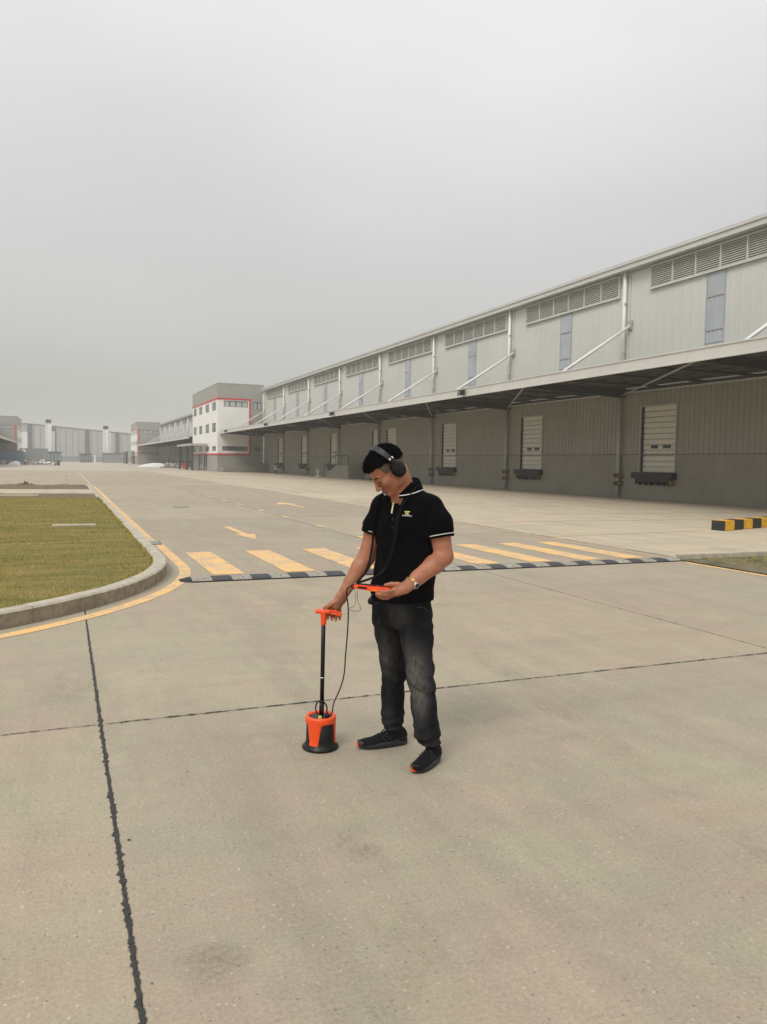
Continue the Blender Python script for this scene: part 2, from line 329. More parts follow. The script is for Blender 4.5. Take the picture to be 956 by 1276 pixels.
# painted markings
def mark(name, pts, mat='yellow', z=0.004):
    out_ = []
    for (a, b), (c_, d_) in zip(pts, pts[1:]+pts[:1]):            # slightly ragged paint edges
        n_ = max(1, int(math.hypot(c_-a, d_-b)/0.05))
        for i in range(n_): out_.append((a+(c_-a)*i/n_+random.gauss(0, 0.006), b+(d_-b)*i/n_+random.gauss(0, 0.006)))
    return MB().sheet(out_, z).build(name, M[mat], pave)
for x in (1.94, 2.99, 4.05, 5.10, 6.16, 7.20, 8.20, 9.12):
    mark('crossing_stripe', [(x, 10.98), (x+0.45, 10.98), (x+0.45, 13.78), (x, 13.78)])
mark('arrow_marking', [(3.58, 16.9), (3.42, 16.9), (3.66, 15.75), (3.90, 16.9), (3.74, 16.9), (3.74, 18.95), (3.58, 18.95)])
mark('arrow_marking', [(7.72, 26.3), (7.9, 26.3), (7.9, 28.2), (8.15, 28.2), (7.81, 29.8), (7.3, 28.2), (7.72, 28.2)])
for y in (15.3, 18.3, 21.6, 24.6, 28.0, 31.0, 34.3, 37.5):
    mark('lane_dash', [(5.88, y), (6.02, y), (6.02, y+0.6), (5.88, y+0.6)], 'yellow')
mark('edge_line', [(9.86, 11.0), (9.94, 11.0), (9.94, 30), (9.86, 30)], 'yellow_worn')
mark('edge_line', [(9.72, 3.0), (9.84, 3.0), (9.84, 10.25), (9.72, 10.25)])
mark('bay_line', [(10.2, 14.75), (15.2, 15.3), (15.2, 15.38), (10.2, 14.83)], 'yellow_worn')
mark('bay_line', [(10.6, 18.9), (19, 18.6), (19, 18.7), (10.6, 19.0)], 'yellow_worn')
mark('bay_line', [(14.5, 21.5), (25, 21.2), (25, 21.3), (14.5, 21.6)], 'yellow_worn')
MB().box(3.42, 3.95, 26.85, 27.1, 0.001, 0.005).build('joint_patch', M['joint'], pave)

# ------------------------------------------------------------------ lawn island with kerb
CXL, CYL, RL = -3.92, 12.15, 5.33
def path_pt(s, off=0.0):
    """kerb line: s<0 straight run to -X, then the arc, then straight along +Y; returns point, outward normal"""
    arc = RL*math.pi/2
    if s < 0: return Vector((CXL+s, CYL-RL-off, 0))
    if s <= arc:
        a = -math.pi/2+s/RL; return Vector((CXL+(RL+off)*math.cos(a), CYL+(RL+off)*math.sin(a), 0))
    return Vector((CXL+RL+off, CYL+(s-arc), 0))
ARC = RL*math.pi/2
def ribbon(s0, s1, o0, o1, z, step=0.15):
    mb = MB(); k = max(1, int((s1-s0)/step)); prev = None
    for i in range(k+1):
        s = s0+(s1-s0)*i/k; a, b = path_pt(s, o0), path_pt(s, o1)
        if prev: mb.add([(prev[0].x, prev[0].y, z), (prev[1].x, prev[1].y, z), (b.x, b.y, z), (a.x, a.y, z)], [(0,1,2,3)])
        prev = (a, b)
    return mb
ribbon(-14, ARC+3.0, 0.17, 0.33, 0.004).build('edge_line', M['yellow'], pave)
ribbon(ARC+3.75, ARC+35, 0.13, 0.26, 0.004).build('edge_line', M['yellow'], pave)
ribbon(ARC+35, ARC+130, 0.08, 0.2, 0.004, 4).build('edge_line', M['yellow_worn'], pave)
kerb = MB(); r1 = ribbon(-14, ARC+36, -0.02, -0.16, 0.05); kerb.v, kerb.f, kerb.mi = r1.v, r1.f, r1.mi
kerb = kerb.build('kerb', M['kerb'], kind='structure')
s = -14.0
while s < ARC+36:
    L = 1.0; n_ = 5; hgt = 0.165 if s < ARC+18 else 0.07
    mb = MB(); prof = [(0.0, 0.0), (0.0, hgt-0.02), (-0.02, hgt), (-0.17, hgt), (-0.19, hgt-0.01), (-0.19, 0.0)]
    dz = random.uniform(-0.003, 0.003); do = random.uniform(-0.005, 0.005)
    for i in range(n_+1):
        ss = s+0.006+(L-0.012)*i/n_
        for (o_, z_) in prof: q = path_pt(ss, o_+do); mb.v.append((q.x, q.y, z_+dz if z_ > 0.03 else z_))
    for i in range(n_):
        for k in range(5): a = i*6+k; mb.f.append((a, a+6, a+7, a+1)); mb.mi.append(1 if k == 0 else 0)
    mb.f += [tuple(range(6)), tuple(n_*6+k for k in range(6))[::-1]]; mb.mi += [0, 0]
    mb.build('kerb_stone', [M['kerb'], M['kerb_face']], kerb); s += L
# drain grate beside the kerb
dr = thing('drain_grate', 'small grey drain grate set in the yellow kerb line beside the lawn', 'drain', (1.56, 15.5, 0.0), R_(0))
MB().box(-0.16, 0.16, -0.3, 0.3, 0.001, 0.008).build('frame', M['dark'], dr)
for k in range(8): MB().box(-0.13, 0.13, -0.26+k*0.068, -0.225+k*0.068, 0.008, 0.02).build('bar', M['trim_d'], dr)

def in_lawn(x, y):
    if x > 1.24 or y < 6.99: return False
    if x > CXL and y < CYL: return (x-CXL)**2+(y-CYL)**2 < (RL-0.18)**2
    return True
# soil bed
mb = MB(); nx, ny = 40, 90; idx = {}
xs = np.linspace(-16, 1.23, nx); ys = np.linspace(7.0, 31.5, ny)
ring = [path_pt(sv, -0.175) for sv in np.linspace(-12, ARC, 60)]
bed = [(q.x, q.y) for q in ring]+[(1.235, 31.6), (-15.92, 31.6)]
m, t, p = new_mat('lawn_soil'); v = pos(t)
gm = mixc(t, mapr(t, noise(t, pos(t, (0.5, 2.2, 1)), 1.3, 6, 0.65), 0.35, 0.65, 0, 1), (0.15, 0.145, 0.025), (0.30, 0.225, 0.065))
gm = mixc(t, mapr(t, noise(t, v, 18, 5, 0.7), 0.3, 0.7, 0, 1), mixc(t, 0.35, gm, (0.03, 0.03, 0.01)), gm)
t.links.new(gm, p.inputs['Base Color']); p.inputs['Roughness'].default_value = 0.95; bump(t, p, noise(t, v, 40, 4, 0.7), 0.8, 0.02); M['lawn'] = m
MB().sheet(bed, 0.125).build('lawn', M['lawn'], kind='structure')
# grass blades: dry short turf, denser close by
def blades(name, label, n, sampler, hfun, z0, mat):
    V = np.zeros((n*3, 3), np.float32); k = 0; P = sampler(n); n = len(P); V = np.zeros((n*3, 3), np.float32)
    ang = rng.uniform(0, 2*math.pi, n); hh = hfun(P)*rng.uniform(0.5, 1.25, n)*(1+0.22*np.sin(P[:, 0]*5.1+2*np.sin(P[:, 1]*2.3))*np.sin(P[:, 1]*4.3+1.7*np.sin(P[:, 0]*3.1))); wd = hh*rng.uniform(0.10, 0.2, n)
    lean = rng.normal(0, 0.55, (n, 2))*hh[:, None]
    V[0::3, :2] = P+np.stack([np.cos(ang)*wd, np.sin(ang)*wd], 1); V[0::3, 2] = z0
    V[1::3, :2] = P-np.stack([np.cos(ang)*wd, np.sin(ang)*wd], 1); V[1::3, 2] = z0
    V[2::3, :2] = P+lean; V[2::3, 2] = z0+hh
    me = bpy.data.meshes.new(name); me.vertices.add(n*3); me.vertices.foreach_set('co', V.ravel())
    me.loops.add(n*3); me.loops.foreach_set('vertex_index', np.arange(n*3, dtype=np.int32))
    me.polygons.add(n); me.polygons.foreach_set('loop_start', np.arange(0, n*3, 3, dtype=np.int32)); me.update(calc_edges=True)
    me.materials.append(mat); o = bpy.data.objects.new(name, me); COL.objects.link(o)
    o['kind'] = 'stuff'; o['label'] = label; o['category'] = 'grass'; return o
m, t, p = new_mat('dry_grass_blade'); v = pos(t, (0.5, 2.2, 1))
n1 = noise(t, v, 1.3, 6, 0.65); n2 = noise(t, pos(t), 60, 2)
gc = mixc(t, mapr(t, n1, 0.35, 0.65, 0, 1), (0.215, 0.205, 0.028), (0.46, 0.345, 0.09)); gc = mixc(t, mapr(t, n2, 0.35, 0.65, 0, 1), gc, mixc(t, 0.5, gc, (0.46, 0.36, 0.11)))
t.links.new(gc, p.inputs['Base Color']); p.inputs['Roughness'].default_value = 0.7; p.inputs['Specular IOR Level'].default_value = 0.2
M['grass'] = m
def kerb_s(n):
    sv = rng.uniform(-3, ARC+19, n); pts = [path_pt(a, -0.18-abs(b)) for a, b in zip(sv, rng.normal(0, 0.03, n))]; return np.array([(q.x, q.y) for q in pts])
def lawn_s(n):
    k = n*3; y = 7+(31.4-7)*rng.random(k)**1.7; x = 1.23-(5.5+y*0.06)*rng.random(k)
    ok = np.array([in_lawn(a, b) for a, b in zip(x, y)]); return np.stack([x, y], 1)[ok][:n]
blades('grass', 'dry yellow-green turf filling the kerbed lawn', 110000, lawn_s, lambda P: 0.024+0.0003*P[:, 1], 0.122, M['grass'])
blades('grass', 'longer grass tufts along the inner edge of the kerb', 5000, kerb_s, lambda P: np.full(len(P), 0.055), 0.12, M['grass'])
# bare strips and concrete path behind the lawn
def rough_bed(name, x0, x1, y0, y1, z, amp, nx, ny, mat, **kw):
    mb = MB(); X = np.linspace(x0, x1, nx); Y = np.linspace(y0, y1, ny)
    for a in Y:
        for b in X: edge = (a in (Y[0], Y[-1])) or (b in (X[0], X[-1])); mb.v.append((b+random.uniform(-.02,.02)*(not edge), a, (z+random.uniform(-amp, amp)) if not edge else z*0.4))
    for j in range(ny-1):
        for i in range(nx-1): q = j*nx+i; mb.f.append((q, q+1, q+nx+1, q+nx)); mb.mi.append(0)
    return mb.build(name, mat, smooth=True, **kw)
rough_bed('soil_bed', -16, 1.23, 31.5, 35.1, 0.125, 0.02, 60, 14, M['soil'], kind='structure')
rough_bed('soil_bed', -16, 1.23, 39.7, 47.9, 0.09, 0.04, 60, 22, M['soil'], kind='structure')
MB().box(-16, 1.22, 35.1, 39.7, 0.0, 0.13).build('path', M['conc_yard'], bevel=0.01, kind='structure')
for (x0, x1, y0, y1, lab) in ((-0.24, 0.66, 18.15, 18.5, 'pale concrete cover slab lying in the middle of the lawn'), (-2.5, -0.9, 32.6, 33.3, 'pale concrete cover slab in the bare soil behind the lawn')):
    o = MB().box(x0, x1, y0, y1, 0.08, 0.160).build('cover_slab', M['conc_yard'], bevel=0.012); o['label'] = lab; o['category'] = 'slab'
o = MB(); 
for k in range(40):
    a = random.uniform(0, 6.28); rr = random.uniform(0, 0.45); h = 0.22*(1-rr/0.5); x, y = -1.95+rr*math.cos(a)*1.2, 46.9+rr*math.sin(a)*0.6; q = random.uniform(.05, .13)
    o.add([(x-q, y-q, 0.06), (x+q, y-q*.8, 0.06), (x+q*.8, y+q, 0.06), (x-q*.7, y+q*.8, 0.06), (x, y, 0.1+h)], [(0,1,4),(1,2,4),(2,3,4),(3,0,4)])
o = o.build('soil_heap', M['soil']); o['label'] = 'small dark heap of earth on the bare strip behind the lawn'; o['category'] = 'heap'
# weedy verge on the other side of the road
m, t, p = new_mat('weedy_verge'); v = pos(t)
c = mixc(t, mapr(t, noise(t, v, 1.4, 6, 0.7), 0.4, 0.6, 0, 1), (0.085, 0.08, 0.03), (0.20, 0.165, 0.10)); c = mixc(t, mapr(t, noise(t, v, 5, 4), 0.62, 0.7, 0, 0.8), c, (0.42, 0.39, 0.33))
t.links.new(c, p.inputs['Base Color']); p.inputs['Roughness'].default_value = 0.95; bump(t, p, noise(t, v, 14, 5, 0.7), 0.9, 0.04); M['verge'] = m
rough_bed('verge', 9.86, 26.9, -10, 10.45, 0.045, 0.025, 60, 70, M['verge'], kind='structure')
blades('grass', 'sparse green weeds on the bare verge by the yellow line', 6000, lambda n: np.stack([10.2+14*rng.random(n)**1.5, 10.3-5*rng.random(n)], 1)[noise_mask(n)] if False else np.stack([10.2+14*rng.random(n)**1.5, 10.3-5*rng.random(n)**1.4], 1), lambda P: np.full(len(P), 0.04), 0.04, M['grass'])
vk = MB().box(9.9, 26.9, 10.46, 10.6, -0.02, 0.10).build('kerb', M['kerb'], bevel=0.01, kind='structure')

# ------------------------------------------------------------------ speed bump
sbx0, sbx1 = 1.56, 9.84; nseg = 31; sw = (sbx1-sbx0)/nseg
sb = thing('speed_bump', 'long rubber speed bump of black and worn white segments across the road', 'speed bump', ((sbx0+sbx1)/2, 10.56, 0))
prof = [(-0.19, 0.0), (-0.185, 0.014), (-0.13, 0.032), (-0.05, 0.042), (0.05, 0.042), (0.13, 0.032), (0.185, 0.014), (0.19, 0.0)]
def bump_seg(wd, mat, taper=0):
    mb = MB(); n_ = len(prof)
    for sx in (-wd/2, wd/2):
        for (y, z) in prof:
            k = 0.25 if (taper and sx*taper > 0) else 1.0
            mb.v.append((sx, y*(0.55+0.45*k), 0.003+z*k))
    for i in range(n_-1): mb.f.append((i, i+n_, i+n_+1, i+1)); mb.mi.append(0)
    mb.f += [tuple(range(n_)), tuple(range(n_, 2*n_))[::-1]]; mb.mi += [0, 0]
    return mb.mesh('segment', mat)
sm_b, sm_w = bump_seg(sw-0.004, M['rubber_grey']), bump_seg(sw-0.004, M['rubber_white'])
for k in range(nseg):
    s_ = inst(sm_w if k % 2 == 0 else sm_b, 'segment', sb, (-(sbx1-sbx0)/2+sw*(k+0.5), 0, 0))
    for yy in ((-0.1, 0.1) if k % 2 == 0 else (0.0,)):
        MB().lathe([(0.014, 0.025), (0.014, 0.040 if yy == 0 else 0.036), (0.0, 0.0405 if yy == 0 else 0.0365)], 8).build('bolt', M['dark'], s_).location = (0.02, yy, 0.006)
MB().box(sbx0-sb.location.x, sbx1-sb.location.x, -0.205, -0.192, 0.001, 0.016).build('contact_shade_strip', M['rubber'], sb)  # thin black strip added as the contact shade along the near edge
e1 = inst(bump_seg(0.14, M['rubber'], -1), 'end_cap', sb, (-(sbx1-sbx0)/2-0.07, 0, 0)); e2 = inst(bump_seg(0.14, M['rubber'], 1), 'end_cap', sb, ((sbx1-sbx0)/2+0.07, 0, 0))

# ------------------------------------------------------------------ black and yellow kerb barrier
bar = thing('barrier_kerb', 'low black and yellow painted concrete barrier standing in the yard', 'barrier', (15.66, 15.05, 0), R_(17))
bme = [MB().box(-0.247, 0.247, 0, 0.36, 0, 0.26) for _ in range(2)]
bms = []
for k, mname in enumerate(('blk_blk', 'blk_yel')):
    me = bme[k].mesh('block', M[mname]); bm = bmesh.new(); bm.from_mesh(me); bmesh.ops.bevel(bm, geom=bm.edges[:], offset=0.015, segments=2, affect='EDGES'); bm.to_mesh(me); bm.free(); bms.append(me)
for k in range(14): inst(bms[1-k % 2], 'block', bar, (0.25+0.50*k, 0, 0))
MB().box(-0.03, -0.001, 0.005, 0.355, 0.0, 0.255).build('end_face', M['blk_blk'], bar)

# ------------------------------------------------------------------ warehouse
WX, BAY, Y00 = 27.0, 11.2, 33.0
KS = list(range(-2, 8)); YK = {k: Y00+BAY*k for k in KS}
wh = thing('warehouse', 'long pale grey warehouse with loading docks under a projecting canopy', 'warehouse', (WX, YK[-2], 0))
WO = Vector((WX, YK[-2], 0))
def P_(mb, name, mat, parent, **k):
    """build in world coordinates, stored relative to the warehouse base"""
    mb.v = [(a-WO.x, b-WO.y, c-WO.z) for a, b, c in mb.v]
    return mb.build(name, mat, parent, **k)
def ribs(mb, x, y0, y1, z0, z1, pitch=0.31, depth=0.036, mi=0):
    """trapezoidal vertical sheeting facing -X"""
    n_ = max(1, round((y1-y0)/pitch)); p_ = (y1-y0)/n_; pts = []
    for i in range(n_):
        a = y0+i*p_; pts += [(a, 0), (a+p_*0.62, 0), (a+p_*0.72, -depth), (a+p_*0.90, -depth)]
    pts.append((y1, 0))
    for (a, da), (b, db) in zip(pts[:-1], pts[1:]):
        mb.add([(x+da, a, z0), (x+db, b, z0), (x+db, b, z1), (x+da, a, z1)], [(3,2,1,0)], mi)
# door openings: near half before each column, far half after it
DOOR_Z0, DOOR_Z1 = 1.33, 4.66
doors = [(YK[k]-3.95, YK[k]-1.4) for k in (-1, 0, 1, 2, 3)]+[(YK[k]+(0.1 if k == 3 else 0.9), YK[k]+(2.1 if k == 3 else 3.4)) for k in (3, 4, 5, 6)]
for k in KS[:-1]:
    a, b = YK[k]+0.002, YK[k+1]-0.002
    dd = [d for d in doors if a < (d[0]+d[1])/2 < b]
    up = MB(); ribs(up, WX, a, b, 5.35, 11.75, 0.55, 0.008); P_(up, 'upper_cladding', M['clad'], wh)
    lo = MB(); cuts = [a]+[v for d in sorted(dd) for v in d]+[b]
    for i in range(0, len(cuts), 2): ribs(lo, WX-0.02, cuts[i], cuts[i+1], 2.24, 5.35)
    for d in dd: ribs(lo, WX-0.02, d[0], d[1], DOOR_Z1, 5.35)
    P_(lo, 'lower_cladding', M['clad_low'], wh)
    da = MB(); wall_open(da, lambda u, v, w_: (WX-0.06+w_, u, v), a, b, -0.05, 2.2, [(d[0], d[1], DOOR_Z0, 2.2) for d in dd], 0.4)
    da.add([(WX-0.06, a, 2.2), (WX, a, 2.24), (WX, b, 2.24), (WX-0.06, b, 2.2)], [(0,1,2,3)])
    P_(da, 'dado', M['dado'], wh)
# dock doors
dw = 2.55; nsl = 12; slh = (DOOR_Z1-DOOR_Z0)/nsl
slm = {}
def door_slat(wd):
    if wd not in slm:
        s_ = MB(); s_.box(-0.03, 0.02, 0.0, wd, 0.026, slh-0.026)
        slm[wd] = s_.mesh('door_panel', M['door'])
    return slm[wd]
for d in doors:
    y0, y1 = d; wd = round(y1-y0, 2)
    dk = MB()
    for (a, b, c_, e_) in ((y0, y0+0.06, DOOR_Z0, DOOR_Z1), (y1-0.06, y1, DOOR_Z0, DOOR_Z1), (y0+0.06, y1-0.06, DOOR_Z1-0.06, DOOR_Z1)): dk.box(WX-0.10, WX+0.28, a, b, c_, e_)
    dk = P_(dk, 'dock_door', M['trim_d'], wh)
    bk = MB().box(WX-0.02, WX+0.12, y1-0.12, y1-0.061, DOOR_Z0, DOOR_Z1-0.061); P_(bk, 'far_jamb_strip', M['rubber'], dk)  # black strip down the far jamb only
    P_(MB().box(WX+0.13, WX+0.15, y0+0.061, y1-0.061, DOOR_Z0, DOOR_Z1-0.061), 'door_backing', M['trim_d'], dk)
    for i in range(nsl):
        o = inst(door_slat(round(wd-0.19, 2)), 'door_panel', dk, (0.09, y0+0.065-WO.y, DOOR_Z0+slh*i*0.985))
    for q in (0.30, 0.64):
        wv = MB().box(WX+0.04, WX+0.057, y0+wd*q-0.26, y0+wd*q+0.26 if q < .5 else y0+wd*q+0.22, DOOR_Z0+slh*4.25, DOOR_Z0+slh*4.85); P_(wv, 'vision_panel', M['dark'], dk)
    lv = MB(); lv.box(WX-0.36, WX-0.07, y0-0.10, y1+0.22, 1.02, 1.32); lv.box(WX-0.32, WX-0.07, y0+0.10, y1-0.05, 0.86, 1.019); lv = P_(lv, 'dock_leveller', M['rubber'], wh)
    for i in range(6):
        yy = y0+0.14+i*(wd-0.5)/5
        f_ = MB().add([(WX-0.32, yy, 0.70), (WX-0.12, yy, 0.70), (WX-0.12, yy+0.18, 0.76), (WX-0.32, yy+0.18, 0.76), (WX-0.32, yy+0.05, 0.88), (WX-0.12, yy+0.05, 0.88), (WX-0.12, yy+0.24, 0.88), (WX-0.32, yy+0.24, 0.88)],
             [(0,1,2,3)[::-1],(4,5,6,7),(0,1,5,4),(1,2,6,5),(2,3,7,6),(3,0,4,7)]); P_(f_, 'bumper_foot', M['rubber'], lv)
    for yy in (y0+0.04, y1-0.02):
        f_ = MB().box(WX-0.30, WX-0.08, yy, yy+0.06, 0.74, 0.96); P_(f_, 'side_plate', M['guard'], lv)
# eave gutter, louvres, skylight strips, pipes, struts
for k in KS[:-1]:
    a, b = YK[k]+0.001, YK[k+1]-0.001
    gt = MB(); gt.box(WX-0.50, WX-0.06, a, b, 11.56, 11.80); gt.box(WX-0.56, WX+0.06, a, b, 11.801, 11.93); P_(gt, 'gutter', M['trim'], wh)
    sf = MB().box(WX-0.055, WX-0.02, a+0.3, b-0.3, 11.46, 11.74); P_(sf, 'eave_flashing', M['trim_d'], wh)
    l0, l1, z0, z1 = YK[k]+0.55, YK[k+1]-1.85, 10.42, 11.42
    lv = MB().box(WX-0.03, WX-0.024, l0, l1, z0, z1); lv = P_(lv, 'louvre', M['louvre_back'], wh)
    fr = MB(); fr.box(WX-0.15, WX-0.03, l0-0.06, l1+0.06, z0-0.09, z0); fr.box(WX-0.15, WX-0.03, l0-0.06, l1+0.06, z1, z1+0.06)
    fr.box(WX-0.15, WX-0.03, l0-0.06, l0, z0+.001, z1-.001); fr.box(WX-0.15, WX-0.03, l1, l1+0.06, z0+.001, z1-.001); P_(fr, 'frame', M['trim'], lv)
    for i in range(1, 6):
        y = l0+(l1-l0)*i/6; mu = MB().box(WX-0.14, WX-0.031, y-0.03, y+0.03, z0+.002, z1-.002); P_(mu, 'mullion', M['trim'], lv)
    bl = MB(); nb = 10
    for i in range(nb):
        z = z0+0.02+(z1-z0-0.03)*i/nb
        for j in range(6):
            ya, yb = l0+(l1-l0)*j/6+0.032, l0+(l1-l0)*(j+1)/6-0.032
            bl.add([(WX-0.12, ya, z), (WX-0.12, yb, z), (WX-0.045, yb, z+0.062), (WX-0.045, ya, z+0.062), (WX-0.12, ya, z+0.012), (WX-0.12, yb, z+0.012), (WX-0.045, yb, z+0.074), (WX-0.045, ya, z+0.074)], [(0,1,2,3),(7,6,5,4),(0,4,5,1),(0,3,7,4),(1,5,6,2)])
    P_(bl, 'blades', M['louvre'], lv, kind='stuff')
    y = YK[k]+4.75
    sk = MB(); ribs(sk, WX-0.03, y-0.02, y+0.98, 7.2, 10.31, 0.25, 0.02); sk.box(WX-0.052, WX-0.02, y+0.985, y+1.02, 7.2, 10.31); sk.box(WX-0.052, WX-0.02, y-0.055, y-0.02, 7.2, 10.31)
    sk = P_(sk, 'skylight_strip', M['sky_strip'], wh)
    for z in (7.75, 9.25): cb = MB().box(WX-0.07, WX-0.053, y-0.02, y+0.98, z, z+0.05); P_(cb, 'crossbar', M['trim_d'], sk)
for k in KS:
    y = YK[k]
    up = MB().tube([(WX-0.17, y, 5.75), (WX-0.17, y, 11.57)], 0.095, 10); up = P_(up, 'downpipe', M['white'], wh, smooth=True)
    for z in (7.4, 9.9): cl = MB().box(WX-0.28, WX-0.01, y-0.13, y-0.098, z, z+0.06); P_(cl, 'bracket', M['trim_d'], up)
    fl = MB().box(WX-0.05, WX-0.012, y-0.26, y-0.14, 5.8, 11.4); P_(fl, 'joint_cover', M['clad'], wh)
    lo = MB().tube([(WX-0.22, y, 0.02), (WX-0.22, y, 5.3)], 0.10, 10); lo = P_(lo, 'downpipe', M['trim_d'], wh, smooth=True)
    for z in (0.62, 1.02):
        gd = MB().box(WX-0.36, WX-0.07, y-0.17, y+0.17, z, z+0.20); P_(gd, 'pipe_guard', M['rubber'], lo)
        for yy in (-0.245, 0.175): ge = MB().box(WX-0.34, WX-0.07, y+yy, y+yy+0.07, z+0.02, z+0.18); P_(ge, 'guard_end', M['guard'], lo)
    st = MB().tube([(WX-0.05, y-0.35, 8.8), (22.0, y-0.35, 5.64)], 0.075, 10); st = P_(st, 'canopy_strut', M['white'], wh, smooth=True)
    pl = MB().box(WX-0.10, WX-0.018, y-0.50, y-0.20, 8.6, 9.05); P_(pl, 'strut_plate', M['trim_d'], st)
# canopy
CE = 20.62
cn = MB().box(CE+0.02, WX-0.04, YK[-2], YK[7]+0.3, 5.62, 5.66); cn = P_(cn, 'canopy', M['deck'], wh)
for k in KS[:-1]:
    fa = MB(); a, b = YK[k]+0.003, YK[k+1]-0.003+(0.3 if k == 6 else 0); fa.box(CE-0.06, CE, a, b, 5.32, 5.74); fa.box(CE-0.10, CE+0.10, a, b, 5.741, 5.79); fa.box(CE-0.085, CE-0.06, a, b, 5.32, 5.36); P_(fa, 'fascia', M['trim'], cn)
for k in KS:
    y = YK[k]-0.1
    bmv = MB()
    for (zt, zb0, zb1, hw) in ((5.615, 5.56, 5.56, 0.11), (5.56, 5.40, 5.17, 0.012), (None, None, None, 0.11)):
        if zt is not None:
            bmv.add([(CE+0.02, y-hw, zt), (WX-0.05, y-hw, zt), (WX-0.05, y+hw, zt), (CE+0.02, y+hw, zt), (CE+0.02, y-hw, zb0), (WX-0.05, y-hw, zb1), (WX-0.05, y+hw, zb1), (CE+0.02, y+hw, zb0)], [(0,1,2,3),(7,6,5,4),(0,4,5,1),(1,5,6,2),(2,6,7,3),(3,7,4,0)])
        else:
            bmv.add([(CE+0.02, y-hw, 5.40), (WX-0.05, y-hw, 5.17), (WX-0.05, y+hw, 5.17), (CE+0.02, y+hw, 5.40), (CE+0.02, y-hw, 5.37), (WX-0.05, y-hw, 5.14), (WX-0.05, y+hw, 5.14), (CE+0.02, y+hw, 5.37)], [(0,1,2,3),(7,6,5,4),(0,4,5,1),(1,5,6,2),(2,6,7,3),(3,7,4,0)])
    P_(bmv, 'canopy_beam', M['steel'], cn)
    if k < 7:
        for (ya, yb) in ((y+0.1, y+BAY-0.1),): br = MB().tube([(CE+0.3, ya, 5.40), (WX-0.3, yb, 5.24)], 0.04, 8); P_(br, 'diagonal_brace', M['trim_d'], cn, smooth=True)
        for i in range(1, 4):
            yy = y+BAY*i/4; r_ = MB().box(CE+0.05, WX-0.06, yy-0.04, yy+0.04, 5.45, 5.55); P_(r_, 'canopy_rib', M['steel'], cn)
for x in (21.9, 23.3, 24.7, 26.1):
    pu = MB().box(x-0.03, x+0.03, YK[-2]+0.1, YK[7], 5.551, 5.619); P_(pu, 'purlin', M['steel'], cn)
wp = MB().box(WX-0.16, WX-0.06, YK[-2], YK[7], 5.42, 5.55); P_(wp, 'wall_rail', M['steel'], cn)
# roof and the far sides of the shed
rf = MB(); YA, YB = YK[-2], YK[7]
rf.add([(WX-0.55, YA, 11.94), (WX+32, YA, 13.6), (WX+32, YB, 13.6), (WX-0.55, YB, 11.94)], [(0,1,2,3)])
rf.add([(WX+32, YA, 13.6), (WX+64, YA, 11.94), (WX+64, YB, 11.94), (WX+32, YB, 13.6)], [(0,1,2,3)]); P_(rf, 'roof', M['roof'], wh)
ew = MB()
for yy in (YA, YB): ew.add([(WX+0.02, yy, 0), (WX+64, yy, 0), (WX+64, yy, 11.9), (WX+32, yy, 13.56), (WX+0.02, yy, 11.9)], [(0,1,2,3,4)])
ew.add([(WX+64, YA, 0), (WX+64, YB, 0), (WX+64, YB, 11.9), (WX+64, YA, 11.9)], [(0,1,2,3)]); P_(ew, 'end_wall', M['clad'], wh)

# ------------------------------------------------------------------ three-storey office block
OX0, OX1, OY0, OY1, OZ = 20.3, 26.98, 111.8, 134.8, 12.45
of = thing('office_block', 'white and grey three-storey office block with red trim beside the loading canopy', 'building', (OX0, OY0, 0))
OO = Vector((OX0, OY0, 0))
def Q_(mb, name, mat, parent, **k):
    mb.v = [(a-OO.x, b-OO.y, c) for a, b, c in mb.v]; return mb.build(name, mat, parent, **k)
nf = lambda u, v, w_: (u, OY0+w_, v)
sf = lambda u, v, w_: (OX0+w_, u, v)
top_w = (21.2, 24.66, 9.2, 10.05); bot_w = (21.0, 24.66, 2.95, 3.6); sw1 = (25.5, 26.6, 8.95, 10.0); sw2 = (25.5, 26.6, 2.95, 3.55)
side_y = [(113.0, 116.2), (118.7, 121.9), (124.9, 128.0), (130.5, 133.7)]
side_w = [(a, b, z0, z1) for (z0, z1) in ((8.75, 9.95), (5.65, 6.95), (2.9, 3.6)) for a, b in side_y]
m1 = MB(); wall_open(m1, nf, OX0, 24.9, 2.45, 10.2, [top_w, bot_w], 0.16); Q_(m1, 'front_wall', M['off_white'], of)
m1 = MB(); wall_open(m1, sf, OY0, OY1, 2.45, 10.2, side_w, 0.16); Q_(m1, 'side_wall', M['off_white'], of)
m2 = MB(); wall_open(m2, nf, 24.9, OX1, 2.45, 10.2, [sw1, sw2], 0.16)
m2.add([nf(OX0,10.2,0), nf(OX1,10.2,0), nf(OX1,OZ,0), nf(OX0,OZ,0)], [(0,1,2,3)]); m2.add([nf(OX0,0,0), nf(OX1,0,0), nf(OX1,2.45,0), nf(OX0,2.45,0)], [(0,1,2,3)])
dop = [(120.3, 123.2, 0, 2.449), (125.0, 128.2, 0, 2.449)]
wall_open(m2, sf, OY0, OY1, 0, 2.45, dop, 0.2); m2.add([sf(OY0,10.2,0), sf(OY1,10.2,0), sf(OY1,OZ,0), sf(OY0,OZ,0)], [(0,1,2,3)])
m2.add([(OX0,OY1,0),(OX1,OY1,0),(OX1,OY1,OZ),(OX0,OY1,OZ)], [(0,1,2,3)]); m2.add([(OX1,OY0,0),(OX1,OY1,0),(OX1,OY1,OZ),(OX1,OY0,OZ)], [(0,1,2,3)]); Q_(m2, 'grey_wall', M['off_grey'], of)
pr = MB(); pr.box(OX0-0.03, OX1, OY0-0.03, OY1, OZ, OZ+0.09); Q_(pr, 'parapet', M['trim_d'], of)
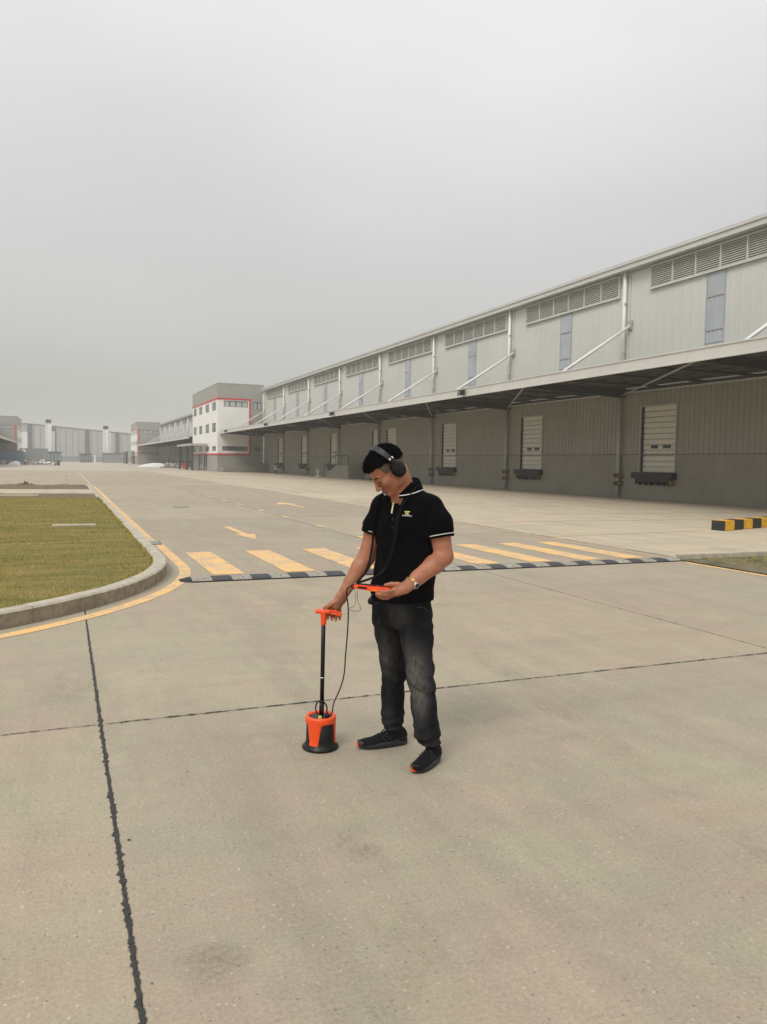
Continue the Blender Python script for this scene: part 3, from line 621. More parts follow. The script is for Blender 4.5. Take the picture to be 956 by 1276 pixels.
tr = MB(); tr.box(OX0-0.07, 25.02, OY0-0.07, OY0-0.004, 10.2, 10.42); tr.box(24.84, 25.02, OY0-0.07, OY0-0.004, 2.56, 10.199); tr.box(OX0-0.07, 25.02, OY0-0.07, OY0-0.004, 2.33, 2.559); Q_(tr, 'front_red_band', M['red'], of); tr = MB()
tr.box(OX0-0.07, OX0-0.004, OY0-0.003, OY1, 10.2, 10.42); tr.box(OX0-0.07, OX0-0.004, OY0-0.003, OY1, 2.33, 2.559); Q_(tr, 'side_red_band', M['red'], of)
def window(op, mp_, n_, gl='glass'):
    a, b, c_, d_ = op; f_ = MB()
    def bx(u0, u1, v0, v1, w0, w1, mb):
        q = [mp_(u, v, w_) for w_ in (w0, w1) for v in (v0, v1) for u in (u0, u1)]; mb.add(q, [(0,1,3,2),(4,6,7,5),(0,4,5,1),(2,3,7,6),(0,2,6,4),(1,5,7,3)])
    bx(a, b, c_, c_+0.07, 0.08, 0.13, f_); bx(a, b, d_-0.07, d_, 0.08, 0.13, f_)
    for i in range(n_+1): u = a+(b-a)*i/n_; bx(max(a, u-0.075), min(b, u+0.075), c_+0.071, d_-0.071, 0.08, 0.13, f_)
    f_ = Q_(f_, 'window', M['frame'], of)
    for i in range(n_):
        g_ = MB(); u0, u1 = a+(b-a)*i/n_, a+(b-a)*(i+1)/n_; bx(u0+0.076, u1-0.076, c_+0.07, d_-0.07, 0.11, 0.12, g_); Q_(g_, 'pane', M[gl], f_)
window(top_w, nf, 4, 'pane_light'); window(bot_w, nf, 4); window(sw1, nf, 2, 'pane_light'); window(sw2, nf, 2)
for o_ in side_w: window(o_, sf, 2)
for (a, b, c_, d_) in dop:
    dr_ = MB().box(OX0+0.1, OX0+0.15, a, b, 0, 2.44); dr_ = Q_(dr_, 'door', M['glass'], of)
    fr_ = MB()
    for yy in (a, (a+b)/2-0.03, b-0.06): fr_.box(OX0+0.04, OX0+0.099, yy, yy+0.06, 0, 2.44)
    Q_(fr_, 'frame', M['frame'], dr_)
ec = MB().box(OX0-2.6, OX0-0.08, 119.5, 134.6, 3.72, 4.05); ec = Q_(ec, 'entrance_canopy', M['trim_d'], of)
for yy in (120.2, 125.4, 134.0):
    cl = MB().box(OX0-2.4, OX0-2.05, yy, yy+0.35, 0, 3.719); Q_(cl, 'column', M['dark'], ec)

# copies of warehouse and office further along, and mirrored across the yard
skip = ('door_panel', 'vision_panel', 'bumper_foot', 'side_plate', 'guard_end', 'pipe_guard', 'bracket', 'mullion', 'blades', 'crossbar', 'strut_plate', 'purlin', 'canopy_rib', 'far_jamb_strip', 'diagonal_brace')
w2 = copy_tree(wh, None, skip); w2.location = (WX, YK[-2]+130.1, 0); w2['label'] = 'second warehouse in line, seen beyond the white office block'; 
o2 = copy_tree(of); o2.location = (OX0, OY0+130.1, 0); o2['label'] = 'distant grey and white office block at the end of the second warehouse'
w3 = copy_tree(wh, None, skip); w3.location = (9.0-WX, YK[-2]+120.2, 0); w3.scale = (-1, 1, 1); w3['label'] = 'hazy warehouse with canopy facing the other side of the road'
o3 = copy_tree(of); o3.location = (9.0-OX0, OY0+120.2, 0); o3.scale = (-1, 1, 1); o3['label'] = 'hazy grey office block with red edge across the road from the others'

grey_front = None
for r_ in (o2, o3):
    for ch in r_.children:
        if ch.name.startswith('front_wall'):
            if grey_front is None: grey_front = ch.data.copy(); grey_front.materials.clear(); grey_front.materials.append(M['off_grey'])
            ch.data = grey_front
        if ch.name.startswith('front_red_band'):
            ch.data = MB().box(0.35, 0.62, -0.07, -0.004, 2.4, 10.4).mesh('corner_red_band', M['red']); ch.name = 'corner_red_band'
# ------------------------------------------------------------------ canopy floodlights
def floodlight(y, first, lab):
    o = thing('floodlight', lab, 'floodlight', (CE-0.11, y, 5.55), 0, 'floodlights along the canopy edge')
    MB().box(-0.06, 0.02, -0.06, 0.06, -0.05, 0.05).build('bracket', M['dark'], o)
    MB().add([(-0.10,-0.2,-0.16),(-0.36,-0.17,-0.20),(-0.36,0.17,-0.20),(-0.10,0.2,-0.16),(-0.06,-0.2,0.14),(-0.32,-0.17,0.10),(-0.32,0.17,0.10),(-0.06,0.2,0.14)], [(0,1,2,3),(7,6,5,4),(0,4,5,1),(1,5,6,2),(2,6,7,3),(3,7,4,0)]).build('housing', M['rubber'], o)
    MB().add([(-0.365,-0.14,-0.17),(-0.365,0.14,-0.17),(-0.328,0.14,0.07),(-0.328,-0.14,0.07)], [(0,1,2,3)]).build('lens', M['glass'], o)
labs = ['black floodlight on the canopy edge, the one nearest the dock doors by the barrier', 'black floodlight on the canopy edge above the steel dock stair', 'black floodlight on the canopy edge, second from the office block', 'black floodlight on the canopy edge, next to the office block']
for i in range(4): floodlight(38.4+22.5*i, i == 0, labs[i])

# ------------------------------------------------------------------ dock stair, ramp, small things by the wall
sx0 = 25.3
sr = thing('dock_stair', 'dark steel stair with rails climbing to the loading dock', 'stair', (26, 76, 0))
def S_(mb, name, mat, **k): mb.v = [(a-26, b-76, c) for a, b, c in mb.v]; return mb.build(name, mat, sr, **k)
S_(MB().box(sx0, 26.88, 70.6, 74.6, 0.0, 1.28), 'platform', M['dado'])
for i in range(7): S_(MB().box(sx0, 26.88, 74.61+i*0.5, 75.1+i*0.5, 0.0, 1.1-i*0.16), 'step', M['dado'])
S_(MB().tube([(sx0+.05, 70.7, 2.25), (sx0+.05, 74.6, 2.25), (sx0+.05, 78.2, 1.05), (sx0+.05, 78.2, 0.1)], 0.04, 6), 'handrail', M['dark'])
for z in (1.6, 1.9): S_(MB().tube([(sx0+.05, 70.7, z), (sx0+.05, 74.6, z)], 0.025, 6), 'rail', M['trim_d'])
for y in (70.7, 72.6, 74.6): S_(MB().tube([(sx0+.05, y, 1.2), (sx0+.05, y, 2.25)], 0.03, 6), 'post', M['dark'])
o = MB(); o.box(-0.25, 0.25, -0.3, 0.3, 0, 0.12); o.box(-0.06, 0.06, -0.06, 0.06, 0.12, 0.62); o.box(-0.2, 0.2, -0.03, 0.03, 0.45, 0.78)
o = o.build('marker_block', M['white']); o.location = (24.9, 78.9, 0); o['label'] = 'small white marker block at the foot of the dock stair'; o['category'] = 'marker'
rp = MB(); rp.add([(20.6, 108.6, 0), (27, 108.6, 0), (27, 111.7, 0), (20.6, 111.7, 0), (20.6, 108.6, 0.55), (27, 108.6, 1.25), (27, 111.7, 1.25), (20.6, 111.7, 0.55)], [(3,2,1,0),(4,5,6,7),(0,1,5,4),(1,2,6,5),(2,3,7,6),(3,0,4,7)])
rp = rp.build('ramp', M['dado']); rp['label'] = 'grey concrete ramp rising to the dock in front of the office block'; rp['category'] = 'ramp'
# parked scooter
sk = thing('motor_scooter', 'white and dark motor scooter parked against the dock wall', 'scooter', (25.7, 99.6, 0), R_(80))
for xx in (-0.62, 0.62):
    wl = MB().lathe([(0.24, -0.05), (0.27, -0.03), (0.27, 0.03), (0.24, 0.05), (0.10, 0.05), (0.10, -0.05), (0.24, -0.05)], 20); wl.v = [(a+xx, c, b+0.27) for a, b, c in wl.v]; wl.build('wheel', M['rubber'], sk, smooth=True)
MB().add([(-0.75,-0.16,0.42),(0.1,-0.16,0.35),(0.1,0.16,0.35),(-0.75,0.16,0.42),(-0.85,-0.13,0.72),(-0.05,-0.13,0.70),(-0.05,0.13,0.70),(-0.85,0.13,0.72)], [(3,2,1,0),(4,5,6,7),(0,1,5,4),(1,2,6,5),(2,3,7,6),(3,0,4,7)]).build('body', M['white'], sk, bevel=0.04)
MB().box(-0.8, 0.0, -0.14, 0.14, 0.73, 0.83).build('seat', M['rubber'], sk, bevel=0.03)
MB().add([(0.35,-0.18,0.35),(0.48,-0.18,0.35),(0.48,0.18,0.35),(0.35,0.18,0.35),(0.22,-0.2,1.0),(0.32,-0.2,1.0),(0.32,0.2,1.0),(0.22,0.2,1.0)], [(3,2,1,0),(4,5,6,7),(0,1,5,4),(1,2,6,5),(2,3,7,6),(3,0,4,7)]).build('front_shield', M['white'], sk, bevel=0.03)
MB().box(0.0, 0.42, -0.15, 0.15, 0.28, 0.34).build('footboard', M['dark'], sk)
MB().tube([(0.62, 0, 0.27), (0.3, 0, 1.08)], 0.03, 8).build('steering_column', M['dark'], sk); MB().tube([(0.22, -0.32, 1.1), (0.3, 0, 1.08), (0.22, 0.32, 1.1)], 0.018, 8).build('handlebar', M['dark'], sk)
o = MB().box(-0.35, 0.35, -0.25, 0.25, 0, 0.95); o.box(-0.38, 0.38, -0.28, 0.28, 0.951, 1.0); o = o.build('hydrant_cabinet', M['red']); o.location = (19.4, 137.5, 0); o['label'] = 'small red hydrant cabinet beyond the office entrance'; o['category'] = 'cabinet'

# ------------------------------------------------------------------ far end of the road
fb = thing('far_shed', 'huge hazy grey shed with dark vertical bands closing the road', 'building', (5, 345, 0))
def F_(mb, name, mat, **k): mb.v = [(a-5, b-345, c) for a, b, c in mb.v]; return mb.build(name, mat, fb, **k)
gx = [(-60, 12.6), (-14, 15.0), (40, 10.9)]
F_(MB().add([(-60,345,0),(40,345,0),(40,345,10.9),(-14,345,15.0),(-60,345,12.6),(-60,400,0),(40,400,0),(40,400,10.9),(-14,400,15.0),(-60,400,12.6)], [(0,1,2,3,4),(1,6,7,2),(5,0,4,9)]), 'wall', M['far_wall'])
F_(MB().add([(-60.4,344.6,12.75),(-14,344.6,15.15),(-14,400,15.15),(-60.4,400,12.75),(40.4,344.6,11.05),(40.4,400,11.05)], [(0,1,2,3),(1,4,5,2)]), 'roof', M['roof'])
for px_ in (-12.3, -3.4, 9.3, 21.0):
    zt = 15.0-(px_+14)*(4.1/54)-0.2 if px_ > -14 else 14.8
    F_(MB().box(px_-0.8, px_+0.8, 344.7, 344.97, 0, zt), 'dark_band', M['far_band'])
for x in np.arange(-18, 32, 2.4): F_(MB().box(x-0.03, x+0.03, 344.9, 344.98, 0, 14.6-max(0, (x+14))*(4.1/54)-0.2), 'sheet_joint', M['far_band'])
def tower(x, y, h, wd, cap, lab, side):
    o = thing('tower', lab, 'tower', (x, y, 0), 0, 'white towers before the far shed')
    for sx in (-1, 1):
        for sy in (-1, 1): MB().box(sx*wd/2-0.16, sx*wd/2+0.16, sy*wd/2-0.16, sy*wd/2+0.16, 3.2, h).build('leg', M['white'], o)
    n_ = int((h-3.2)/1.5)
    for i in range(n_):
        z = 3.2+(h-3.2)*i/n_; MB().box(-wd/2, wd/2, -wd/2, wd/2, z+0.06, z+(h-3.2)/n_).build('panel', M['white'], o)
    if cap: MB().box(-wd*0.55, wd*0.55, -wd*0.55, wd*0.55, h+0.05, h+1.3).build('cap', M['dark'], o); MB().box(-wd*0.6, wd*0.6, -wd*0.6, wd*0.6, h+1.3, h+1.5).build('cap_roof', M['white'], o)
    if side: 
        for i in range(6): MB().box(wd*0.55, wd*1.15, -0.5, 0.5, 3.4+i*1.25, 4.6+i*1.25).build('duct_section', M['white'], o)
    MB().box(-wd*0.7, wd*0.7, -wd*0.7, wd*0.7, 0, 3.2).build('base', M['teal'], o)
tower(-4.7, 300, 13.6, 1.7, True, 'white panelled tower with black cap standing before the far shed, left of the white post', True)
tower(14.3, 300, 12.0, 1.5, True, 'white panelled tower with black cap standing beside the distant second office block', True)
tower(-12.2, 290, 10.0, 1.8, False, 'white panelled tower without a cap next to the hazy office block', False)
def shed(x0, x1, y, h, mat, lab, n_=4):
    o = thing('site_shed', lab, 'shed', ((x0+x1)/2, y, 0)); wd = x1-x0
    MB().box(-wd/2, wd/2, 0, 4, 0, h-0.25).build('wall', M[mat], o); MB().box(-wd/2-0.25, wd/2+0.25, -0.25, 4.2, h-0.249, h).build('roof', M['dark'], o)
    for i in range(n_): MB().box(-wd/2+wd*(i+0.25)/n_, -wd/2+wd*(i+0.7)/n_, -0.05, -0.003, 0.6, h-0.7).build('panel', M['grey_h'], o)
shed(-5.2, -0.6, 296, 3.6, 'teal', 'low dark teal shed at the foot of the tower left of the white post')
shed(5.6, 9.6, 305, 3.2, 'teal', 'small dark shed standing between the two capped white towers')
shed(13.4, 19.6, 296, 3.4, 'grey_h', 'low grey shed with dark roof near the second office block', 5)
def hoarding(x0, x1, y, h, mat, lab):
    o = thing('hoarding', lab, 'hoarding', (x0, y, 0)); n_ = max(2, int((x1-x0)/1.2)); p_ = (x1-x0)/n_
    for i in range(n_): MB().box(i*p_+0.01, (i+1)*p_-0.01, -0.03+0.03*(i % 2), 0.03*(i % 2), 0.02, h).build('panel', M[mat], o)
    for i in range(n_+1): MB().box(i*p_-0.04, i*p_+0.04, 0.035, 0.12, 0, h-0.1).build('post', M['dark'], o)
hoarding(-26, -8.6, 203, 3.1, 'blue', 'dark blue sheet hoarding below the hazy warehouse canopy')
hoarding(-9.4, -3.9, 233, 4.0, 'grey_h', 'plain grey sheet hoarding between the hazy office and the tower')
hoarding(-3.6, 30, 338, 2.2, 'grey_h', 'low pale fence running along the foot of the far shed')
o = MB(); o.box(-0.22, 0.22, -0.22, 0.22, 0, 2.2); o.box(-0.27, 0.27, -0.27, 0.27, 2.2, 2.32); o = o.build('gate_post', M['white']); o.location = (8.0, 228, 0); o['label'] = 'white gate post standing alone at the end of the road'; o['category'] = 'post'
def heap(name, lab, x, y, L, W, h, mats, n_, cat, smin=.12, smax=.45):
    mb = MB()
    for k in range(n_):
        a = random.uniform(0, 6.28); rr = random.random()**0.6; cx, cy = rr*math.cos(a)*L/2, rr*math.sin(a)*W/2; top = h*(1-rr**1.5)+0.1; q = random.uniform(smin, smax); z = random.uniform(0, max(0.02, top-q))
        A = Matrix.Rotation(random.uniform(0, 3), 3, random.choice('XYZ')); bx = [(A @ Vector((sx*q*random.uniform(.5,1), sy*q*random.uniform(.4,1), sz*q*random.uniform(.2,.6)))+Vector((cx, cy, z+q*0.4))) for sz in (-1,1) for sx, sy in ((-1,-1),(1,-1),(1,1),(-1,1))]
        lo = min(b.z for b in bx); bx = [b-Vector((0,0,min(0, lo))) for b in bx]
        mb.add(bx, [(3,2,1,0),(4,5,6,7),(0,1,5,4),(1,2,6,5),(2,3,7,6),(3,0,4,7)], random.randrange(len(mats)))
    o = mb.build(name, [M[q] for q in mats]); o.location = (x, y, 0); o['label'] = lab; o['category'] = cat; return o
def tarp_mound(lab, x, y, L, W, h, rz=0):
    mb = MB(); n_, m_ = 14, 9
    for j in range(m_):
        for i in range(n_):
            u, v = -1+2*i/(n_-1), -1+2*j/(m_-1); z = h*max(0, (1-abs(u)**2.5))*max(0, (1-abs(v)**2))**0.7*(1-0.45*(u+1)/2)+random.uniform(0, .06)*(abs(u) < 1 and abs(v) < 1)
            mb.v.append((u*L/2, v*W/2, z))
    for j in range(m_-1):
        for i in range(n_-1): q = j*n_+i; mb.f.append((q, q+1, q+n_+1, q+n_)); mb.mi.append(0)
    o = mb.build('tarpaulin_mound', M['tarp'], smooth=True); o.location = (x, y, 0); o.rotation_euler[2] = rz; o['label'] = lab; o['category'] = 'mound'
tarp_mound('long white tarpaulin mound on the ground before the second warehouse', 16.6, 160, 6.4, 2.2, 1.0, R_(180))
tarp_mound('white tarpaulin heap among rubble below the blue hoarding', -9.2, 176, 2.6, 1.6, 0.9, R_(180))
heap('rubble_heap', 'low grey rubble heap beside the long white tarpaulin', 20.2, 158, 3.6, 2.5, 0.9, ['rubble', 'rubble_l', 'trim_d'], 70, 'rubble')
heap('rubble_heap', 'wide brown and pale debris heap at the foot of the blue hoarding', -13.2, 186, 7.0, 3.0, 1.1, ['rubble', 'rubble_l', 'purple', 'rubble'], 120, 'rubble')
heap('rubble_heap', 'mixed debris heap in front of the grey sheet hoarding', -6.9, 176, 3.0, 2.0, 1.0, ['rubble', 'purple', 'dark', 'rubble_l'], 70, 'rubble')
heap('pallet_pile', 'pile of pale boards and sheets right of the debris heap', -4.5, 180, 3.4, 2.0, 1.3, ['purple', 'rubble_l', 'tarp', 'grey_h'], 70, 'pile')
heap('rubble_heap', 'last low scrap heap beside the dark drum', -2.4, 176, 1.6, 1.2, 0.5, ['purple', 'rubble', 'tarp'], 30, 'rubble')
o = MB().lathe([(0, 0), (0.3, 0), (0.32, 0.05), (0.3, 0.3), (0.32, 0.33), (0.3, 0.6), (0.32, 0.63), (0.3, 0.9), (0.27, 0.92), (0, 0.9)], 16).build('drum', M['dark'], smooth=False); o.location = (-0.95, 172, 0); o['label'] = 'dark steel drum standing at the end of the scrap heaps'; o['category'] = 'drum'
o = MB().box(-0.4, 3.2, -0.9, 0.9, 0.001, 0.14).build('soil_strip', M['soil']); o.location = (17.6, 154, 0); o['label'] = 'thin strip of dark earth in front of the white tarpaulin mound'; o['category'] = 'earth'

# ------------------------------------------------------------------ haze
hz = MB().box(-700, 700, -300, 700, -1.1, 19.5)
m = bpy.data.materials.new('haze_air'); m.use_nodes = True; t = m.node_tree
t.nodes.remove(t.nodes['Principled BSDF']); vp = t.nodes.new('ShaderNodeVolumePrincipled'); t.links.new(vp.outputs[0], t.nodes['Material Output'].inputs['Volume'])
vp.inputs['Color'].default_value = (0.93, 0.94, 0.93, 1); vp.inputs['Density'].default_value = 0.0009; vp.inputs['Anisotropy'].default_value = 0.0
hz = hz.build('haze', m, kind='stuff'); hz['label'] = 'pale grey haze filling the air over the site'

# ------------------------------------------------------------------ organic modelling: signed distance field + surface nets
class Field:
    def __init__(s, lo, hi, h):
        s.lo = np.array(lo, np.float32); s.h = h; s.n = np.ceil((np.array(hi)-s.lo)/h).astype(int)+1
        s.f = np.full(s.n, 0.08, np.float32)
    def sub(s, lo, hi):
        a = np.clip(np.floor((np.array(lo)-s.lo)/s.h).astype(int), 0, s.n-1); b = np.clip(np.ceil((np.array(hi)-s.lo)/s.h).astype(int)+1, 1, s.n)
        sl = tuple(slice(x, max(x+1, y)) for x, y in zip(a, b))
        ax = [s.lo[i]+s.h*np.arange(sl[i].start, sl[i].stop, dtype=np.float32) for i in range(3)]
        return sl, ax[0][:, None, None], ax[1][None, :, None], ax[2][None, None, :]
    def union(s, sl, d, k):
        f = s.f[sl]
        if k > 0: hh = np.clip(0.5+0.5*(d-f)/k, 0, 1); s.f[sl] = d*(1-hh)+f*hh-k*hh*(1-hh)
        else: s.f[sl] = np.minimum(f, d)
    def carve(s, sl, d, k):
        f = s.f[sl]; hh = np.clip(0.5-0.5*(f+d)/max(k, 1e-5), 0, 1); s.f[sl] = f*(1-hh)+(-d)*hh+k*hh*(1-hh)
    def cone(s, p0, r0, p1, r1, k=0.01, cut=False, flat=None):
        p0, p1 = np.array(p0, np.float32), np.array(p1, np.float32); m_ = max(r0, r1)+k+0.02
        sl, X, Y, Z = s.sub(np.minimum(p0, p1)-m_, np.maximum(p0, p1)+m_)
        b = p1-p0; L2 = float(b@b); t = np.clip(((X-p0[0])*b[0]+(Y-p0[1])*b[1]+(Z-p0[2])*b[2])/L2, 0, 1)
        dx, dy, dz = X-p0[0]-t*b[0], Y-p0[1]-t*b[1], Z-p0[2]-t*b[2]
        if flat is not None:
            ax, sc_ = np.array(flat[0], np.float32), flat[1]; ax = ax/np.linalg.norm(ax); q = dx*ax[0]+dy*ax[1]+dz*ax[2]; g_ = (1/sc_-1)
            dx, dy, dz = dx+q*g_*ax[0], dy+q*g_*ax[1], dz+q*g_*ax[2]
        d = np.sqrt(dx*dx+dy*dy+dz*dz)-(r0+(r1-r0)*t)
        (s.carve if cut else s.union)(sl, d, k)
    def chain(s, pts, rs, k=0.01, **kw):
        for i in range(len(pts)-1): s.cone(pts[i], rs[i], pts[i+1], rs[i+1], k, **kw)
    def ell(s, c, r, ax=None, k=0.01, cut=False):
        c = np.array(c, np.float32); r = np.array(r, np.float32); ax = np.eye(3) if ax is None else np.array(ax); m_ = r.max()+k+0.02
        sl, X, Y, Z = s.sub(c-m_, c+m_); X, Y, Z = X-c[0], Y-c[1], Z-c[2]
        q = [(X*a[0]+Y*a[1]+Z*a[2]) for a in ax]
        k0 = np.sqrt(sum((q[i]/r[i])**2 for i in range(3))); k1 = np.sqrt(sum((q[i]/r[i]**2)**2 for i in range(3)))+1e-6
        (s.carve if cut else s.union)(sl, k0*(k0-1)/k1, k)
    def loft(s, rows, lat, k=0.02, p=2.3, cut=False):
        """rows: (z, cx, cy, a, b): half width a along lat, half depth b across; superellipse"""
        rows = np.array(sorted(rows), np.float32); lat = np.array(lat); dep = np.array((-lat[1], lat[0])); m_ = rows[:, 3:].max()+0.05
        sl, X, Y, Z = s.sub((rows[:, 1].min()-m_, rows[:, 2].min()-m_, rows[0, 0]-0.05), (rows[:, 1].max()+m_, rows[:, 2].max()+m_, rows[-1, 0]+0.05))
        zz = Z.ravel(); I = [np.interp(zz, rows[:, 0], rows[:, i])[None, None, :].astype(np.float32) for i in range(1, 5)]
        dx, dy = X-I[0], Y-I[1]; u = np.abs(dx*lat[0]+dy*lat[1])/I[2]; v = np.abs(dx*dep[0]+dy*dep[1])/I[3]
        d = ((u**p+v**p)**(1/p)-1)*np.minimum(I[2], I[3]); d = np.maximum(d, np.maximum(rows[0, 0]-Z, Z-rows[-1, 0]))
        (s.carve if cut else s.union)(sl, d, k)
    def plane_cut(s, c, n_):
        sl, X, Y, Z = s.sub(s.lo, s.lo+s.h*s.n); s.f[sl] = np.maximum(s.f[sl], (X-c[0])*n_[0]+(Y-c[1])*n_[1]+(Z-c[2])*n_[2])
    def nets(s):
        f = s.f; S = f < 0; n_ = np.array(f.shape)-1
        cnt = np.zeros(n_, np.int8)
        for i in (0, 1):
            for j in (0, 1):
                for k in (0, 1): cnt += S[i:n_[0]+i, j:n_[1]+j, k:n_[2]+k]
        act = (cnt > 0) & (cnt < 8); I, J, K = np.nonzero(act); idx = np.full(n_, -1, np.int64); idx[I, J, K] = np.arange(len(I))
        acc = np.zeros((len(I), 3)); num = np.zeros(len(I)); C = [(0,0,0),(1,0,0),(0,1,0),(1,1,0),(0,0,1),(1,0,1),(0,1,1),(1,1,1)]
        val = [f[I+c[0], J+c[1], K+c[2]].astype(np.float64) for c in C]
        for a in range(8):
            for b in range(a+1, 8):
                if bin(a ^ b).count('1') != 1: continue
                cr = (val[a] < 0) != (val[b] < 0); t = np.where(cr, val[a]/np.where(cr, val[a]-val[b], 1), 0)
                for q in range(3): acc[:, q] += np.where(cr, C[a][q]+t*(C[b][q]-C[a][q]), 0)
                num += cr
        V = s.lo+s.h*(np.stack([I, J, K], 1)+acc/num[:, None]); F = []
        for ax in range(3):
            A = [slice(1, -1)]*3; A[ax] = slice(0, -1); B = list(A); B[ax] = slice(1, None)
            dif = S[tuple(A)] != S[tuple(B)]; q = np.stack(np.nonzero(dif), 1)
            if not len(q): continue
            fl = S[tuple(A)][dif]; o = np.ones(3, int); o[ax] = 0; q = q+o; e1, e2 = np.zeros(3, int), np.zeros(3, int); e1[(ax+1) % 3] = 1; e2[(ax+2) % 3] = 1
            g_ = lambda p: idx[p[:, 0], p[:, 1], p[:, 2]]
            quad = np.stack([g_(q-e1-e2), g_(q-e2), g_(q), g_(q-e1)], 1); quad[~fl] = quad[~fl][:, ::-1]; F.append(quad)
        F = np.concatenate(F); F = F[(F >= 0).all(1)]
        return V, F
def relax(V, F, n_=1, w_=0.5):
    E = np.concatenate([F[:, [i, (i+1) % 4]] for i in range(4)]); E = np.concatenate([E, E[:, ::-1]])
    deg = np.bincount(E[:, 0], minlength=len(V))[:, None].clip(1)
    for _ in range(n_):
        a = np.stack([np.bincount(E[:, 0], weights=V[E[:, 1], i], minlength=len(V)) for i in range(3)], 1)/deg; V = V*(1-w_)+a*w_
    return V
def mesh_obj(name, V, F, mats, parent=None, mi=None):
    me = bpy.data.meshes.new(name); n_, k = F.shape; me.vertices.add(len(V)); me.vertices.foreach_set('co', V.astype(np.float32).ravel())
    me.loops.add(n_*k); me.loops.foreach_set('vertex_index', F.astype(np.int32).ravel()); me.polygons.add(n_); me.polygons.foreach_set('loop_start', np.arange(0, n_*k, k, dtype=np.int32))
    me.update(calc_edges=True); me.polygons.foreach_set('use_smooth', np.ones(n_, bool))
    for m_ in (mats if isinstance(mats, (list, tuple)) else [mats]): me.materials.append(m_)
    if mi is not None: me.polygons.foreach_set('material_index', mi.astype(np.int32))
    me.update(); o = bpy.data.objects.new(name, me); COL.objects.link(o)
    if parent: o.parent = parent
    return o
def spline(pts, n_=8):
    pts = [Vector(p) for p in pts]; out_ = []
    P = [pts[0]*2-pts[1]]+pts+[pts[-1]*2-pts[-2]]
    for i in range(1, len(P)-2):
        for k in range(n_):
            t = k/n_; a, b, c_, d_ = P[i-1], P[i], P[i+1], P[i+2]
            out_.append(0.5*((2*b)+(c_-a)*t+(2*a-5*b+4*c_-d_)*t*t+(3*b-a-3*c_+d_)*t**3))
    return out_+[pts[-1]]

# ------------------------------------------------------------------ person materials
def skin_mat():
    m, t, p = new_mat('skin'); v = pos(t)
    c = mixc(t, mapr(t, noise(t, v, 14, 4), 0.35, 0.65, 0, 1), (0.355, 0.140, 0.076), (0.450, 0.192, 0.112))
    c = mixc(t, mapr(t, noise(t, v, 160, 3), 0.4, 0.7, 0, 0.25), c, (0.29, 0.105, 0.055))
    t.links.new(c, p.inputs['Base Color']); p.inputs['Roughness'].default_value = 0.48; p.inputs['Specular IOR Level'].default_value = 0.4
    p.inputs['Subsurface Weight'].default_value = 0.08; p.inputs['Subsurface Radius'].default_value = (0.012, 0.005, 0.003); p.inputs['Subsurface Scale'].default_value = 0.5
    bump(t, p, noise(t, v, 300, 3), 0.15, 0.002); return m
M['skin'] = skin_mat()
M['fade'] = simple('shaved_side_hair', (0.105, 0.065, 0.045), 0.7, 0.25, 90, bmp=0.3)
M['lip'] = simple('lips', (0.26, 0.105, 0.08), 0.45, 0.08, 60)
M['hair'] = simple('black_hair', (0.0035, 0.0034, 0.0037), 0.5, 0.4, 160, bmp=0.5, spec=0.12)
m, t, p = new_mat('black_polo_knit'); v = pos(t)
t.links.new(mixc(t, mapr(t, noise(t, v, 8, 4), 0.3, 0.7, 0, 1), (0.0012, 0.0012, 0.0019), (0.0026, 0.0026, 0.0036)), p.inputs['Base Color']); p.inputs['Roughness'].default_value = 0.85; p.inputs['Specular IOR Level'].default_value = 0.07
hh = node(t, 'ShaderNodeMath', {0: noise(t, v, 700, 2), 1: noise(t, pos(t, (1, 1, 0.5)), 16, 4)}, operation='ADD').outputs[0]; bump(t, p, hh, 0.35, 0.006); M['polo'] = m
m, t, p = new_mat('washed_black_denim'); tcn = node(t, 'ShaderNodeTexCoord'); v = tcn.outputs['Object']
worn = noise(t, node(t, 'ShaderNodeMapping', {'Vector': v, 'Scale': (1, 1, 0.45)}).outputs[0], 7.5, 5, 0.6)
c = mixc(t, mapr(t, worn, 0.42, 0.70, 0, 1), (0.0040, 0.0043, 0.0062), (0.032, 0.032, 0.035))
att = node(t, 'ShaderNodeAttribute', attribute_name='wash')
wn_ = noise(t, node(t, 'ShaderNodeMapping', {'Vector': v, 'Scale': (1, 1, 0.35)}).outputs[0], 55, 5, 0.75); wf = node(t, 'ShaderNodeMath', {0: att.outputs['Fac'], 1: mapr(t, wn_, 0.3, 0.65, 0.35, 1.25)}, operation='MULTIPLY').outputs[0]
c = mixc(t, wf, c, (0.150, 0.145, 0.128))
c = mixc(t, mapr(t, noise(t, node(t, 'ShaderNodeMapping', {'Vector': v, 'Scale': (1, 1, 0.12)}).outputs[0], 420, 2), 0.35, 0.65, 0, 0.5), c, mixc(t, 0.35, c, (0.05, 0.05, 0.055)))
t.links.new(c, p.inputs['Base Color']); p.inputs['Roughness'].default_value = 0.88; p.inputs['Specular IOR Level'].default_value = 0.1; bump(t, p, noise(t, v, 500, 2), 0.3, 0.003); M['denim'] = m
M['shoe'] = simple('black_knit_shoe', (0.006, 0.006, 0.0065), 0.8, 0.3, 200, bmp=0.5, spec=0.2)
M['sole'] = simple('black_rubber_sole', (0.022, 0.022, 0.024), 0.5, 0.25, 40, spec=0.45)
M['orange'] = simple('orange_plastic', (0.90, 0.085, 0.012), 0.38, 0.05, 20)
M['orange2'] = simple('bright_orange_plastic', (0.95, 0.16, 0.01), 0.35, 0.05, 20)
M['blackp'] = simple('black_plastic', (0.006, 0.006, 0.0065), 0.42, 0.2, 30, spec=0.35)
M['blackp2'] = simple('dark_grey_plastic', (0.022, 0.023, 0.028), 0.45, 0.15, 30, spec=0.35)
